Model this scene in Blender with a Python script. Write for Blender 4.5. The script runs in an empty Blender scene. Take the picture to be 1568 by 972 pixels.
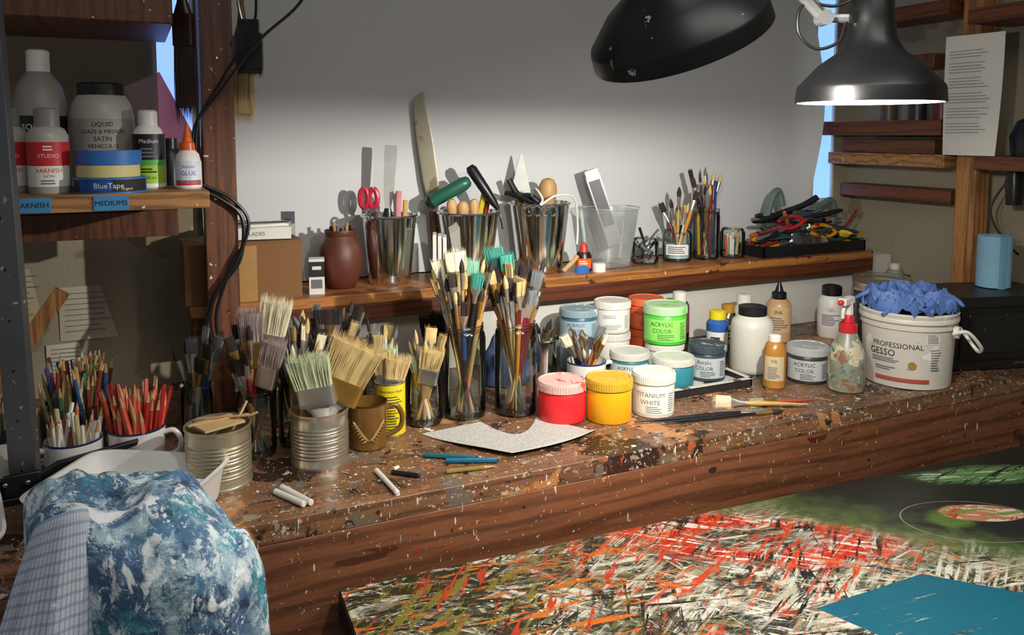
import bpy, math, random
from mathutils import Vector, Matrix, noise
V=Vector
rnd=random.Random(7)
BZ=.90; LZ=1.112; SZ=1.372
AR=V((.9063,-.4226,0)); AF=V((.4226,.9063,0)); UP=V((0,0,1))   # stand axes of the room corner (along / away)
scene=bpy.context.scene
scene.view_settings.view_transform='Standard'

# ------------------------------------------------------------------ materials
def lin(h):
    h=h.lstrip('#'); o=[]
    for i in (0,2,4):
        c=int(h[i:i+2],16)/255; o.append(c/12.92 if c<=.04045 else ((c+.055)/1.055)**2.4)
    return (*o,1)
class NT:
    def __init__(s,name):
        s.m=bpy.data.materials.new(name); s.m.use_nodes=True; s.t=s.m.node_tree; s.b=s.t.nodes['Principled BSDF']; s.out=s.t.nodes['Material Output']
    def n(s,ty): return s.t.nodes.new(ty)
    def put(s,sock,v):
        if isinstance(v,bpy.types.NodeSocket): s.t.links.new(v,sock)
        elif v is not None:
            try: sock.default_value=v
            except Exception: sock.default_value=v[:3]
    def obj(s): return s.n('ShaderNodeTexCoord').outputs['Object']
    def uv(s): return s.n('ShaderNodeTexCoord').outputs['UV']
    def mapv(s,vec,loc=(0,0,0),rot=(0,0,0),sc=(1,1,1)):
        a=s.n('ShaderNodeMapping'); a.inputs['Rotation'].default_value=rot; s.put(a.inputs['Vector'],vec)
        b=s.n('ShaderNodeMapping'); b.inputs['Scale'].default_value=sc; b.inputs['Location'].default_value=loc; s.put(b.inputs['Vector'],a.outputs[0]); return b.outputs[0]
    def noise(s,vec,scale,detail=3,rough=.5,dist=0):
        n=s.n('ShaderNodeTexNoise'); s.put(n.inputs['Vector'],vec); n.inputs['Scale'].default_value=scale; n.inputs['Detail'].default_value=detail; n.inputs['Roughness'].default_value=rough; n.inputs['Distortion'].default_value=dist
        return n.outputs['Fac']
    def math(s,op,a,b=None,c=None):
        n=s.n('ShaderNodeMath'); n.operation=op
        for i,x in enumerate((a,b,c)):
            if x is not None: s.put(n.inputs[i],x)
        return n.outputs[0]
    def step(s,v,a,b):
        n=s.n('ShaderNodeMapRange'); n.interpolation_type='SMOOTHSTEP'; s.put(n.inputs['Value'],v); n.inputs['From Min'].default_value=a; n.inputs['From Max'].default_value=b
        return n.outputs[0]
    def mix(s,f,a,b):
        n=s.n('ShaderNodeMix'); n.data_type='RGBA'; s.put(n.inputs[0],f); s.put(n.inputs[6],a); s.put(n.inputs[7],b); return n.outputs[2]
    def bump(s,h,strength=.3,dist=.002):
        n=s.n('ShaderNodeBump'); n.inputs['Strength'].default_value=strength; n.inputs['Distance'].default_value=dist; s.put(n.inputs['Height'],h); s.put(s.b.inputs['Normal'],n.outputs[0])
def put_spots(t,c,vec,spots):
    for i,(col,sc,th,*r) in enumerate(spots):
        st=r[0] if r else (1,1,1)
        n=t.noise(t.mapv(vec,loc=(3.7*i+1,1.3*i,5*i),rot=(0,0,.5*i if not r else 0),sc=st),sc,4,.6,.3)
        c=t.mix(t.step(n,th,th+.02),c,lin(col))
    return c
cache={}
def mat(name,col,rough=.45,metal=0,var=.18,nsc=30,spots=(),bump=0,bsc=80,trans=0,emit=None,coat=0,sss=0):
    if name in cache: return cache[name]
    t=NT(name); vec=t.obj(); L=lin(col)
    d=tuple(max(0,x*(1-var)) for x in L[:3])+(1,); u=tuple(min(1,x*(1+var*.5)) for x in L[:3])+(1,)
    c=t.mix(t.noise(vec,nsc,4),d,u)
    c=put_spots(t,c,vec,spots)
    t.put(t.b.inputs['Base Color'],c); t.b.inputs['Roughness'].default_value=rough; t.b.inputs['Metallic'].default_value=metal
    if coat: t.b.inputs['Coat Weight'].default_value=coat
    if emit: t.b.inputs['Emission Color'].default_value=lin(col); t.b.inputs['Emission Strength'].default_value=emit
    if bump: t.bump(t.noise(vec,bsc,5),bump,.002)
    cache[name]=t.m; return t.m
def glass(name,col='f2f8f6',rough=.03,base=.06,f=1.0,frost=0):
    if name in cache: return cache[name]
    t=NT(name); tr=t.n('ShaderNodeBsdfTransparent'); tr.inputs[0].default_value=lin(col)
    gl=t.n('ShaderNodeBsdfGlossy'); gl.inputs['Roughness'].default_value=rough; gl.inputs['Color'].default_value=(.9,.95,.95,1)
    lw=t.n('ShaderNodeLayerWeight'); lw.inputs['Blend'].default_value=.25
    fac=t.math('ADD',t.math('MULTIPLY',lw.outputs['Fresnel'],f),base)
    src=tr.outputs[0]
    if frost:
        df=t.n('ShaderNodeBsdfDiffuse'); df.inputs[0].default_value=lin(col); m0=t.n('ShaderNodeMixShader'); m0.inputs[0].default_value=frost; t.put(m0.inputs[1],tr.outputs[0]); t.put(m0.inputs[2],df.outputs[0]); src=m0.outputs[0]
    mx=t.n('ShaderNodeMixShader'); t.put(mx.inputs[0],fac); t.put(mx.inputs[1],src); t.put(mx.inputs[2],gl.outputs[0]); t.put(t.out.inputs[0],mx.outputs[0])
    cache[name]=t.m; return t.m
def wood(name,c1,c2,axis=0,sc=1.0,rough=.5,spots=(),bump=.25,dark='1c0d06',wk=.45):
    if name in cache: return cache[name]
    t=NT(name); vec=t.obj(); s=[22*sc]*3; s[axis]=1.6*sc
    v=t.mapv(vec,sc=tuple(s)); n=t.noise(v,1.0,5,.6,1.2)
    w=t.n('ShaderNodeTexWave'); s2=[6*sc]*3; s2[axis]=.7*sc; t.put(w.inputs['Vector'],t.mapv(vec,sc=tuple(s2))); w.inputs['Scale'].default_value=2.2; w.inputs['Distortion'].default_value=9; w.inputs['Detail'].default_value=4; w.inputs['Detail Scale'].default_value=1.2; w.bands_direction='Z' if axis!=2 else 'X'
    c=t.mix(n,lin(c1),lin(c2)); c=t.mix(t.math('MULTIPLY',t.step(w.outputs['Fac'],.5,1),wk),c,lin(dark))
    f=t.noise(t.mapv(vec,sc=tuple(x*7 for x in s)),1.0,3,.6,.3); c=t.mix(t.math('MULTIPLY',t.step(f,.52,.62),.35),c,lin(dark))
    c=put_spots(t,c,vec,spots)
    t.put(t.b.inputs['Base Color'],c); t.b.inputs['Roughness'].default_value=rough; t.bump(n,bump,.002); cache[name]=t.m; return t.m

STEEL=mat('stainless_steel','d8d9d6',.12,1,var=.1)
TIN=mat('tin_plate','d6cfbd',.28,.88,var=.15,nsc=12)
TINP=mat('tin_dirty','cdc2a6',.34,.8,var=.22,nsc=18,spots=[('e9e3d2',14,.64),('9a7846',9,.64)])
ALU=mat('aluminium_strip','77797a',.45,.75,var=.35,nsc=8,spots=[('dcdcd6',60,.66),('3a3a3a',25,.68)])
FERR=mat('ferrule','cfccc4',.32,.9,var=.2)
BRASS=mat('ferrule_brass','c49a52',.32,.85)
WHITE=mat('white_plastic','e6e3da',.38,0,var=.06)
WHITEP=mat('white_plastic_painty','dedad0',.42,0,var=.1,spots=[('a9a79c',20,.64),('6f8f92',35,.68)])
BLACK=mat('black_plastic','161617',.35,0)
BLACKM=mat('black_metal','1a1a1b',.4,.2,spots=[('c8c8c4',90,.70)])
PAPER=mat('paper_white','dcd9d0',.8,0,var=.05)
INK=mat('ink_dark','1c1c20',.7,0); INKG=mat('ink_grey','6a6a6e',.7,0); INKL=mat('ink_light','8c8c8e',.7,0)
GLASS=glass('clear_glass','f7fbfa'); GLASSD=glass('dirty_glass','e9eee8',.06,.07); PLASTC=glass('clear_plastic','eceeec',.25,.10,.7,.18)
BLOND=mat('bristle_blond','c9ae74',.8,0,var=.45,nsc=60); CREAM=mat('bristle_cream','e0d4b2',.8,0,var=.3,nsc=60)
PINKB=mat('bristle_pinkgrey','9a8681',.85,0,var=.4,nsc=60); GREENB=mat('bristle_green','b9c098',.8,0,var=.35,nsc=50)
TEALB=mat('bristle_teal','3a927e',.7,0,var=.4,nsc=60); DARKB=mat('bristle_dark','2e201a',.8,0,var=.5,nsc=60); MINTB=mat('bristle_mint','8fc0a4',.8,0,var=.3); GREYB=mat('bristle_grey','6c6f70',.8,0,var=.4)
WHANDLE=mat('handle_wood','b08a58',.45,0,var=.3,nsc=40,spots=[('e3ded0',60,.66)])
WRAW=mat('raw_dowel','c79d68',.6,0,var=.3)
BENCHTOP=wood('bench_top_wood','5a3c28','946a48',0,1,.38,spots=[('2c1b12',6,.60),('b07848',5,.61),('6a5c4e',13,.61),('958672',34,.63),('a85a34',26,.655),('2a1c14',45,.62),('bdb1a2',60,.64),('d9cfc0',100,.645),('efece4',22,.70),('b8402a',60,.675),('2f5e86',70,.685),('c99a2c',66,.68),('5a7a4a',60,.70),('e6e1d6',170,.65)])
BENCHF=wood('bench_front_wood','68402a','8a5838',0,.75,.45,spots=[('46200f',9,.66,(.4,1,1)),('d0c8ba',80,.68,(1,1,.3)),('e9e6dd',30,.72,(1,1,.35)),('a8301c',55,.70),('c9a050',60,.71),('4a6a78',50,.72),('d9d4c8',150,.675),('1d120e',30,.70)],dark='34180d',wk=.5)
DARKW=wood('dark_stained_wood','54301c','7c4a2a',2,1,.5,spots=[('e0d9cc',70,.69),('160c08',20,.67)],dark='24100a')
LEDGEW=wood('ledge_wood','8a5028','b87c42',0,1,.35,spots=[('e6dfd0',55,.68),('4a2512',12,.61),('8fb0c8',30,.71)])
LEDGED=wood('ledge_edge','4e2412','6a381c',0,1,.4)
SHELFW=wood('shelf_wood','966538','bf8c56',0,1,.5,spots=[('e8e2d4',50,.69)])
PALEW=wood('post_fir','9c6236','bc8a50',2,1,.5)
BROWNW=wood('right_shelf_wood','5c3018','7c4828',1,1,.5)

# ------------------------------------------------------------------ mesh builder
def frame(p0,p1,roll=0):
    p0=V(p0); z=(V(p1)-p0).normalized(); x=AR-z*AR.dot(z)
    if x.length<.2: x=UP-z*UP.dot(z)
    x.normalize(); y=z.cross(x); m=Matrix((x,y,z)).transposed().to_4x4()
    return Matrix.Translation(p0)@m@Matrix.Rotation(roll,4,'Z')
_tc={}
def textmesh(s):
    if s in _tc: return _tc[s]
    cu=bpy.data.curves.new('t','FONT'); cu.body=s; cu.resolution_u=2; cu.align_x='CENTER'; cu.align_y='CENTER'
    o=bpy.data.objects.new('t',cu); scene.collection.objects.link(o)
    dg=bpy.context.evaluated_depsgraph_get(); me=o.evaluated_get(dg).to_mesh()
    vs=[v.co.copy() for v in me.vertices]; fs=[tuple(p.vertices) for p in me.polygons]
    o.evaluated_get(dg).to_mesh_clear(); bpy.data.objects.remove(o); bpy.data.curves.remove(cu)
    _tc[s]=(vs,fs); return _tc[s]
class M:
    def __init__(s): s.v=[];s.f=[];s.mi=[];s.uv=[]; s.mats=[]
    def mid(s,m):
        if m not in s.mats: s.mats.append(m)
        return s.mats.index(m)
    def add(s,vs,fs,m,mtx=None,uv=None):
        o=len(s.v); k=s.mid(m)
        s.v+= [(mtx@V(v)) if mtx else V(v) for v in vs]; s.uv+= uv if uv else [(0,0)]*len(vs)
        for f in fs: s.f.append(tuple(i+o for i in f)); s.mi.append(k)
    def loft(s,rings,m,mtx=None,seg=24,c0=True,c1=True,e=2.0,a0=0):
        """rings: (z,rx[,ry[,ox,oy]])"""
        vs=[];uv=[]
        for j,r in enumerate(rings):
            z,rx=r[0],r[1]; ry=r[2] if len(r)>2 else rx; ox=r[3] if len(r)>3 else 0; oy=r[4] if len(r)>4 else 0
            for i in range(seg):
                t=a0+2*math.pi*i/seg; c,q=math.cos(t),math.sin(t)
                if e!=2: c=math.copysign(abs(c)**(2/e),c); q=math.copysign(abs(q)**(2/e),q)
                vs.append((ox+rx*c,oy+ry*q,z)); uv.append((i/seg,j/len(rings)))
        ml=m if isinstance(m,list) else [m]*(len(rings)-1)
        o=len(s.v); s.v+=[(mtx@V(v)) if mtx else V(v) for v in vs]; s.uv+=uv
        for j in range(len(rings)-1):
            k=s.mid(ml[j])
            for i in range(seg):
                a=o+j*seg+i; b=o+j*seg+(i+1)%seg; s.f.append((a,b,b+seg,a+seg)); s.mi.append(k)
        if c0: s.f.append(tuple(o+i for i in range(seg))[::-1]); s.mi.append(s.mid(ml[0]))
        if c1: s.f.append(tuple(o+(len(rings)-1)*seg+i for i in range(seg))); s.mi.append(s.mid(ml[-1]))
    def tube(s,pts,r,m,seg=8,smooth=0,mtx=None):
        P=[V(p) for p in pts]
        if smooth:
            Q=[]
            for i in range(len(P)-1):
                a=P[max(i-1,0)];b=P[i];c=P[i+1];d=P[min(i+2,len(P)-1)]
                for k in range(smooth):
                    t=k/smooth; Q.append(.5*((2*b)+(c-a)*t+(2*a-5*b+4*c-d)*t*t+(3*b-a-3*c+d)*t**3))
            P=Q+[P[-1]]
        n=len(P); x=None; vs=[]
        for i in range(n):
            d=(P[min(i+1,n-1)]-P[max(i-1,0)]).normalized()
            if x is None: x=d.orthogonal().normalized()
            x=(x-d*x.dot(d)).normalized(); y=d.cross(x)
            rr=r[min(int(i*len(r)/n),len(r)-1)] if isinstance(r,(list,tuple)) else r
            for k in range(seg):
                t=2*math.pi*k/seg; vs.append(P[i]+x*math.cos(t)*rr+y*math.sin(t)*rr)
        fs=[(i*seg+k,i*seg+(k+1)%seg,(i+1)*seg+(k+1)%seg,(i+1)*seg+k) for i in range(n-1) for k in range(seg)]
        fs+=[tuple(range(seg))[::-1],tuple((n-1)*seg+k for k in range(seg))]
        s.add(vs,fs,m,mtx)
    def box(s,c,d,m,mtx=None,rz=0):
        x,y,z=d[0]/2,d[1]/2,d[2]/2
        vs=[(-x,-y,-z),(x,-y,-z),(x,y,-z),(-x,y,-z),(-x,-y,z),(x,-y,z),(x,y,z),(-x,y,z)]
        fs=[(3,2,1,0),(4,5,6,7),(0,1,5,4),(1,2,6,5),(2,3,7,6),(3,0,4,7)]
        T=Matrix.Translation(c)@Matrix.Rotation(rz,4,'Z'); s.add(vs,fs,m,(mtx@T) if mtx else T)
    def prism(s,pts,z0,z1,m,mtx=None):
        n=len(pts); vs=[(p[0],p[1],z0) for p in pts]+[(p[0],p[1],z1) for p in pts]
        fs=[tuple(range(n))[::-1],tuple(range(n,2*n))]+[(i,(i+1)%n,n+(i+1)%n,n+i) for i in range(n)]
        s.add(vs,fs,m,mtx)
    def grid(s,fn,nu,nv,m,mtx=None):
        vs=[fn(i/nu,j/nv) for j in range(nv+1) for i in range(nu+1)]; uv=[(i/nu,j/nv) for j in range(nv+1) for i in range(nu+1)]
        fs=[(j*(nu+1)+i,j*(nu+1)+i+1,(j+1)*(nu+1)+i+1,(j+1)*(nu+1)+i) for j in range(nv) for i in range(nu)]
        s.add(vs,fs,m,mtx,uv)
    def strands(s,mtx,z0,z1,rx,ry,n,m,flare=1.1,jit=.08,r=.0011,m2=None,tipy=.8):
        L=z1-z0
        s.loft([(z0,rx*.95,ry*.9),(z0+L*.35,rx*.97,ry),(z0+L*.82,rx*(1+(flare-1)*.6),ry*tipy)],m,mtx,seg=12,e=3)
        for i in range(n):
            u=rnd.uniform(-1,1); w=rnd.uniform(-1,1); l=L*(1-jit+rnd.random()*jit*1.6)
            b=V((u*rx*.97,w*ry*.95,z0)); t=V((u*rx*flare+rnd.gauss(0,1)*rx*.035,w*ry*tipy+rnd.gauss(0,1)*ry*.15,z0+l)); md=(b+t)/2+V((0,w*ry*.25,0))
            mm=m2 if (m2 and rnd.random()<.3) else m
            vs=[]
            for p,q in ((b,r),(md,r)):
                for k in range(3): a=2.094*k; vs.append((p.x+q*math.cos(a),p.y+q*math.sin(a),p.z))
            vs.append(tuple(t))
            s.add(vs,[(0,1,4,3),(1,2,5,4),(2,0,3,5),(3,4,6),(4,5,6),(5,3,6)],mm,mtx)
    def text(s,st,size,fn,m):
        vs,fs=textmesh(st); s.add([fn(v.x*size,v.y*size) for v in vs],fs,m)
    def arc(s,r,z0,z1,th,half,m,r1=None,n=14):
        r1=r if r1 is None else r1; vs=[]
        for i in range(n+1):
            t=th-half+2*half*i/n; vs+= [(r*math.cos(t),r*math.sin(t),z0),(r1*math.cos(t),r1*math.sin(t),z1)]
        s.add(vs,[(2*i,2*i+2,2*i+3,2*i+1) for i in range(n)],m)
    def ctext(s,st,size,r,z,th,m,dx=0):
        s.text(st,size,lambda x,y:((r)*math.cos(th+(x+dx)/r),(r)*math.sin(th+(x+dx)/r),z+y),m)
    def clines(s,r,z0,z1,th,half,m,n=5,frac=.5):
        for i in range(n):
            z=z0+(z1-z0)*(i+.5)/n; w=half*rnd.uniform(.6,1); s.arc(r,z-(z1-z0)/n*frac/2,z+(z1-z0)/n*frac/2,th-half+w,w,m,n=8)
    def make(s,name,loc=(0,0,0),rz=0,bevel=0,angle=38,seg=2):
        me=bpy.data.meshes.new(name); me.from_pydata([tuple(v) for v in s.v],[],s.f)
        for m in s.mats: me.materials.append(m)
        me.polygons.foreach_set('material_index',s.mi); me.polygons.foreach_set('use_smooth',[True]*len(s.f))
        ul=me.uv_layers.new(name='UVMap'); 
        for l in me.loops: ul.data[l.index].uv=s.uv[l.vertex_index]
        me.update(); me.set_sharp_from_angle(angle=math.radians(angle))
        o=bpy.data.objects.new(name,me); scene.collection.objects.link(o); o.location=loc; o.rotation_euler=(0,0,rz)
        if bevel:
            b=o.modifiers.new('bevel','BEVEL'); b.width=bevel; b.segments=seg; b.limit_method='ANGLE'; b.angle_limit=math.radians(50)
        return o
def facing(loc): return math.atan2(-loc[1],-loc[0])

# ------------------------------------------------------------------ room shell
FLOOR=mat('floor_concrete','5c554c',.7,0,spots=[('bcb7ab',9,.66)])
WALLL=mat('wall_beige','a0967e',.85,0,var=.12,nsc=4,spots=[('85795f',3,.58),('5d5444',40,.71)],bump=.1)
WALLW=mat('wall_white','d2cec4',.8,0,var=.08,nsc=5,bump=.08)
SHEET=mat('backdrop_sheet_white','c8c9c8',.6,0,var=.04,nsc=2)
def simple(name,x0,x1,y0,y1,z0,z1,m,bevel=0):
    k=M(); k.box((0,0,0),(x1-x0,y1-y0,z1-z0),m); return k.make(name,((x0+x1)/2,(y0+y1)/2,(z0+z1)/2),bevel=bevel)
simple('floor',-1.2,2.4,-1.0,2.12,-.05,0,FLOOR)
simple('wall_back',-1.2,2.3,2.02,2.12,0,2.6,WALLL)
simple('wall_right',2.2,2.3,-1.0,2.02,0,2.6,WALLL)
simple('wall_lower',.2,2.19,1.83,2.018,BZ+.001,1.088,WALLW)
k=M()
def sheet(u,v):
    x=.145+u*1.865; z=1.114+v*1.35
    y=1.998-.006*math.sin(x*5+z*1.3)-.004*math.sin(z*6+x*2)
    if u>.95: y-= .05*((u-.95)/.05)**2*(.6+.4*math.sin(z*9))
    if u>.95: x-= .02*((u-.95)/.05)*(.5+.5*math.sin(z*7+1))
    if v<.12: y-=.004*(1-v/.12)
    return (x,y,z)
k.grid(sheet,80,60,SHEET); k.make('backdrop_sheet')
def window(name,x0,x1,z0,z1,col,st):
    k=M(); g=mat(name+'_daylight',col,.4,0,var=.3,nsc=6,emit=st)
    k.box((0,0,0),(x1-x0,.006,z1-z0),g)
    for s_ in(-1,1): k.box((s_*((x1-x0)/2+.004),-.004,0),(.008,.016,z1-z0+.02),WALLW); k.box((0,-.004,s_*((z1-z0)/2+.006)),(x1-x0,.016,.012),WALLW)
    return k.make(name,((x0+x1)/2,2.012,(z0+z1)/2))
window('window_1',.06,.130,1.45,2.3,'7fa4ff',1.6)
window('window_2',2.02,2.10,1.26,2.3,'7aa6f4',1.6)
# bench
k=M()
k.box((.575,1.5975,.8825),(3.2,.795,.035),BENCHTOP)
k.box((.575,1.215,.765),(3.2,.03,.20),BENCHF)
k.box((.575,1.2,.655),(3.2,.05,.02),BENCHF)
for x in (-.9,.1,1.1,2.1):
    k.box((x,1.30,.4325),(.09,.09,.865),DARKW); k.box((x,1.93,.4325),(.09,.09,.865),DARKW)
k.box((.575,1.62,.3),(3.1,.6,.03),DARKW)
for x in (.98,1.9): k.loft([(0,.010,.006),(.001,.009,.005)],INK,Matrix.Translation((x,1.1995,.835))@Matrix.Rotation(math.pi/2,4,'X'),seg=16)
k.make('workbench',bevel=.004)
k=M(); k.box((1.08,1.885,1.100),(1.96,.20,.024),LEDGEW); k.box((1.08,1.795,1.074),(1.96,.018,.044),LEDGED)
k.make('wall_ledge_shelf',bevel=.002)
# left post
k=M(); k.box((.162,1.762,1.65),(.062,.05,1.5),DARKW)
for z,dx in ((1.62,.0),(1.0,.005),(1.34,-.01),(1.33,.012)): k.loft([(0,.004),(.002,.004),(.003,.002)],STEEL,frame((.162+dx,1.737,z),(.162+dx,1.70,z)),seg=10)
k.make('wooden_post',bevel=.003)
# left shelves
simple('upper_shelf_board',-.7,.078,1.62,1.95,1.668,1.75,DARKW,.003)
k=M(); k.box((-.29,1.625,SZ-.014),(.82,.28,.028),SHELFW); k.box((-.32,1.735,SZ-.075),(.80,.035,.05),DARKW); k.box((-.32,1.735,SZ-.039),(.80,.03,.022),DARKW)
TAPEB=mat('masking_tape_blue','3f86b8',.6,0,var=.1)
for x0,x1,s_ in ((-.17,-.118,'VARNISH'),(-.058,-.006,'MEDIUMS')):
    k.box(((x0+x1)/2,1.4835,SZ-.015),(x1-x0,.002,.024),TAPEB); k.text(s_,.0115,lambda x,y,c=(x0+x1)/2:(c+x,1.482,SZ-.015+y),INK)
k.make('left_wall_shelf',bevel=.0015)
# right side post + shelves
k=M(); k.box((2.12,1.515,1.62),(.06,.06,1.44),PALEW); k.make('right_wooden_post',bevel=.003)
def rb(n,x0,x1,y0,y1,z0,z1,m): return simple(n,x0,x1,y0,y1,z0,z1,m,.002)
rb('right_shelf_board',2.03,2.195,.9,1.45,1.375,1.412,BROWNW)
rb('right_shelf_board',2.06,2.195,1.56,1.98,1.375,1.412,SHELFW)
rb('scrap_wood_block',2.07,2.19,1.60,1.93,1.413,1.455,BROWNW)
rb('right_shelf_board',2.04,2.195,1.56,1.99,1.466,1.51,BROWNW)
rb('right_shelf_board',2.02,2.195,.9,1.48,1.76,1.80,BROWNW)
rb('right_shelf_board',2.05,2.195,1.56,1.95,1.80,1.84,BROWNW)
rb('scrap_wood_block',2.08,2.19,1.62,1.9,1.66,1.70,DARKW)
rb('scrap_wood_block',2.12,2.19,1.58,1.98,1.27,1.31,BROWNW)
k=M()
for y,h,c in ((1.62,.05,'6a1f24'),(1.70,.045,'2b2b30'),(1.80,.05,'5a4a3a')): k.loft([(0,.025),(h,.025),(h,.027),(h+.008,.027)],mat('pot_'+c,c,.4),Matrix.Translation((0,y-1.7,0)),seg=20)
k.make('small_paint_pots',(2.12,1.70,1.5105))
k=M()
def page(u,v): return (-.006*math.sin(u*3+v*2)-.012*(1-v)**2*u,.085-u*.160,v*.32)
k.grid(page,10,14,PAPER)
for i in range(30):
    z=.285-i*.008; w=rnd.uniform(.045,.060)
    if i%5==4 or i<1: continue
    k.box((-.0168-(.004 if i>20 else 0),.064-w,z),(.0006,w*2,.0018),INKL)
k.make('printed_notice',(2.035,1.462,1.413))
k=M(); k.loft([(0,.035,.05),(.05,.04,.055),(.09,.03,.04),(.10,.015,.02)],BLACK,seg=20,e=3); k.tube([(0,0,.10),(0,.02,.16),(-.01,.0,.2)],.006,BLACK)
k.make('black_electric_sander',(2.09,1.33,1.4125))
k=M(); k.tube([(0,0,0),(-.02,.05,-.10),(-.01,.02,-.18),(0,-.02,-.22)],.003,BLACK,smooth=6); k.loft([(-.09,.02,.015),(-.03,.025,.02),(0,.02,.015)],BLACK,seg=16,e=3); k.make('hanging_adapter',(2.10,1.38,1.374))

# ------------------------------------------------------------------ containers
def tin_can(name,loc,r,h,m,inner=None):
    k=M(); R=[(0,r*.97),(0,r),(.004,r*1.015),(.007,r*.985)]
    z=.014; n=int((h-.034)/.0018)
    for i in range(n):
        R.append((z,r*(.985+.013*math.cos(z*6.2832/.0062)))); z+=.0018
    R+=[(h-.010,r*.985),(h-.006,r*.985),(h-.003,r*1.02),(h,r*1.02),(h,r*.97),(h-.004,r*.965),(.01,r*.94)]
    k.loft(R,m,seg=56); return k
def cyljar(k,r,h,m,wall=.0025,neck=.9,seg=40):
    k.loft([(0,r*.86),(.004,r*.97),(.012,r),(h*.84,r),(h*.9,r*.96),(h*.93,r*neck),(h*.945,r*neck+.0015),(h*.955,r*neck),(h*.97,r*neck+.0015),(h*.985,r*neck),(h,r*(neck+.03))],m,seg=seg,c1=False)
    k.loft([(.0,r*.85),(.006,r*.9)],glass('glass_foot','dfe8e6',.05,.15),seg=seg)
def paint_jar(name,loc,r,h,body,lid,label=None,txt=None,tcol=None,sub=True,lidtop=None):
    k=M(); th=facing(loc)
    B=mat('jar_body_'+body,body,.33,0,var=.14,nsc=25,spots=[('efe9dc',30,.72)]); Lm=mat('jar_lid_'+lid,lid,.4,0,var=.2,nsc=40,spots=[(lidtop or body,26,.58),('8c8a80',60,.69)])
    hl=h*.24
    k.loft([(0,r*.90),(.0015,r*.95),(.005,r*.97),(h-hl-.003,r*.97),(h-hl,r*.93)],B,seg=48)
    R=[(h-hl,r*.96),(h-hl+.001,r)]
    R+=[(h-.004,r),(h-.0008,r*.985),(h,r*.95),(h,r*.90),(h-.002,r*.87)]
    k.loft(R,Lm,seg=48)
    for i in range(60):
        a=2*math.pi*i/60; k.box((r*math.cos(a),r*math.sin(a),h-hl/2-.001),(.0016,.0022,hl*.72),Lm,rz=a)
    if label:
        LM=mat('label_'+label,label,.5,0,var=.04)
        z0,z1=h*.10,h*.66; k.arc(r*.978,z0,z1,th,1.25,LM,n=24)
        T=tcol or INK
        if txt:
            for i,s_ in enumerate(txt): k.ctext(s_,h*.15,r*.985,z1-h*.12-i*h*.17,th-.15,T)
        if sub: k.clines(r*.985,z0+.002,z0+(z1-z0)*.35,th+.1,.45,T,4,.35); k.clines(r*.985,z0+.004,z1-.006,th+.95,.2,T,9,.35)
    return k.make(name,loc)
paint_jar('red_paint_jar',(.769,1.412,BZ),.049,.080,'d8242a','d9b0a6',None,lidtop='e0554c')
paint_jar('yellow_paint_jar',(.854,1.370,BZ),.047,.086,'dca010','cda22c',None,lidtop='dcb020')
paint_jar('white_paint_jar',(.955,1.361,BZ),.044,.088,'ddd8cb','e2ddd0','e9e5da',['TITANIUM','WHITE'],INKG)
paint_jar('teal_paint_jar',(1.085,1.472,.9065),.047,.070,'2f7f8a','d3d0c2',None,lidtop='9db8b6')
paint_jar('teal_paint_jar',(1.018,1.547,.9065),.045,.072,'356f78','cdccc0','c4cac6',['ACRYLIC'],lidtop='a9bcb6')
paint_jar('slate_paint_jar',(1.197,1.494,.9065),.043,.082,'323f4a','3c4850','b6bcbc',['Acrylic','COLOR'],lidtop='b0b4b0')
paint_jar('white_paint_jar',(1.149,1.594,.9065),.046,.066,'cfcabc','dcd8cc',None)
paint_jar('green_paint_jar',(1.149,1.594,.974),.052,.092,'4cc23a','b0cfa4','8fe062',['ACRYLIC','COLOR'],mat('ink_green','1e5a1e',.6),lidtop='6fce58')
paint_jar('orange_paint_jar',(1.183,1.725,BZ),.045,.076,'d9562c','d0603a',None)
paint_jar('orange_paint_jar',(1.183,1.725,BZ+.077),.045,.078,'e0582e','d86a44','e26a40',['MEDIUM'])
paint_jar('white_paint_jar',(1.08,1.722,BZ),.046,.078,'d9d5c8','dcd8cc',None)
paint_jar('white_paint_jar',(1.08,1.722,BZ+.079),.046,.078,'dedacd','e4e0d4','e9e6dc',['GESSO'],INKG)
paint_jar('blue_paint_jar',(.976,1.708,BZ),.046,.072,'6d8794','b8c4c6',None)
paint_jar('blue_paint_jar',(.976,1.708,BZ+.073),.047,.076,'3a5e72','8aa2aa','a0b4bc',['ACRYLIC','COLOR'],mat('ink_blue','23455c',.6),lidtop='d0d6d2')
paint_jar('dark_acrylic_jar',(1.411,1.397,BZ),.047,.083,'2f3337','b0b3af','bcbfbd',['ACRYLIC','COLOR'],lidtop='d4d4ce')
k=M(); x0,x1,y0,y1=.965,1.255,1.412,1.665; cx,cy=(x0+x1)/2,(y0+y1)/2
TRW=mat('tray_worn','c9c6bc',.5,0,var=.2,spots=[('4c4a46',18,.58)]); TRK=mat('tray_black_edge','232323',.5,0)
k.box((0,0,.0025),(x1-x0,y1-y0,.005),TRW)
for sx in(-1,1): k.box((sx*(x1-x0)/2,0,.009),(.006,y1-y0+.006,.018),TRK); k.box((sx*(x1-x0)/2,0,.019),(.012,y1-y0+.012,.003),TRW)
for sy in(-1,1): k.box((0,sy*(y1-y0)/2,.009),(x1-x0+.006,.006,.018),TRK); k.box((0,sy*(y1-y0)/2,.019),(x1-x0+.012,.012,.003),TRW)
k.make('jar_tray',(cx,cy,BZ),bevel=.0015)

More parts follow.
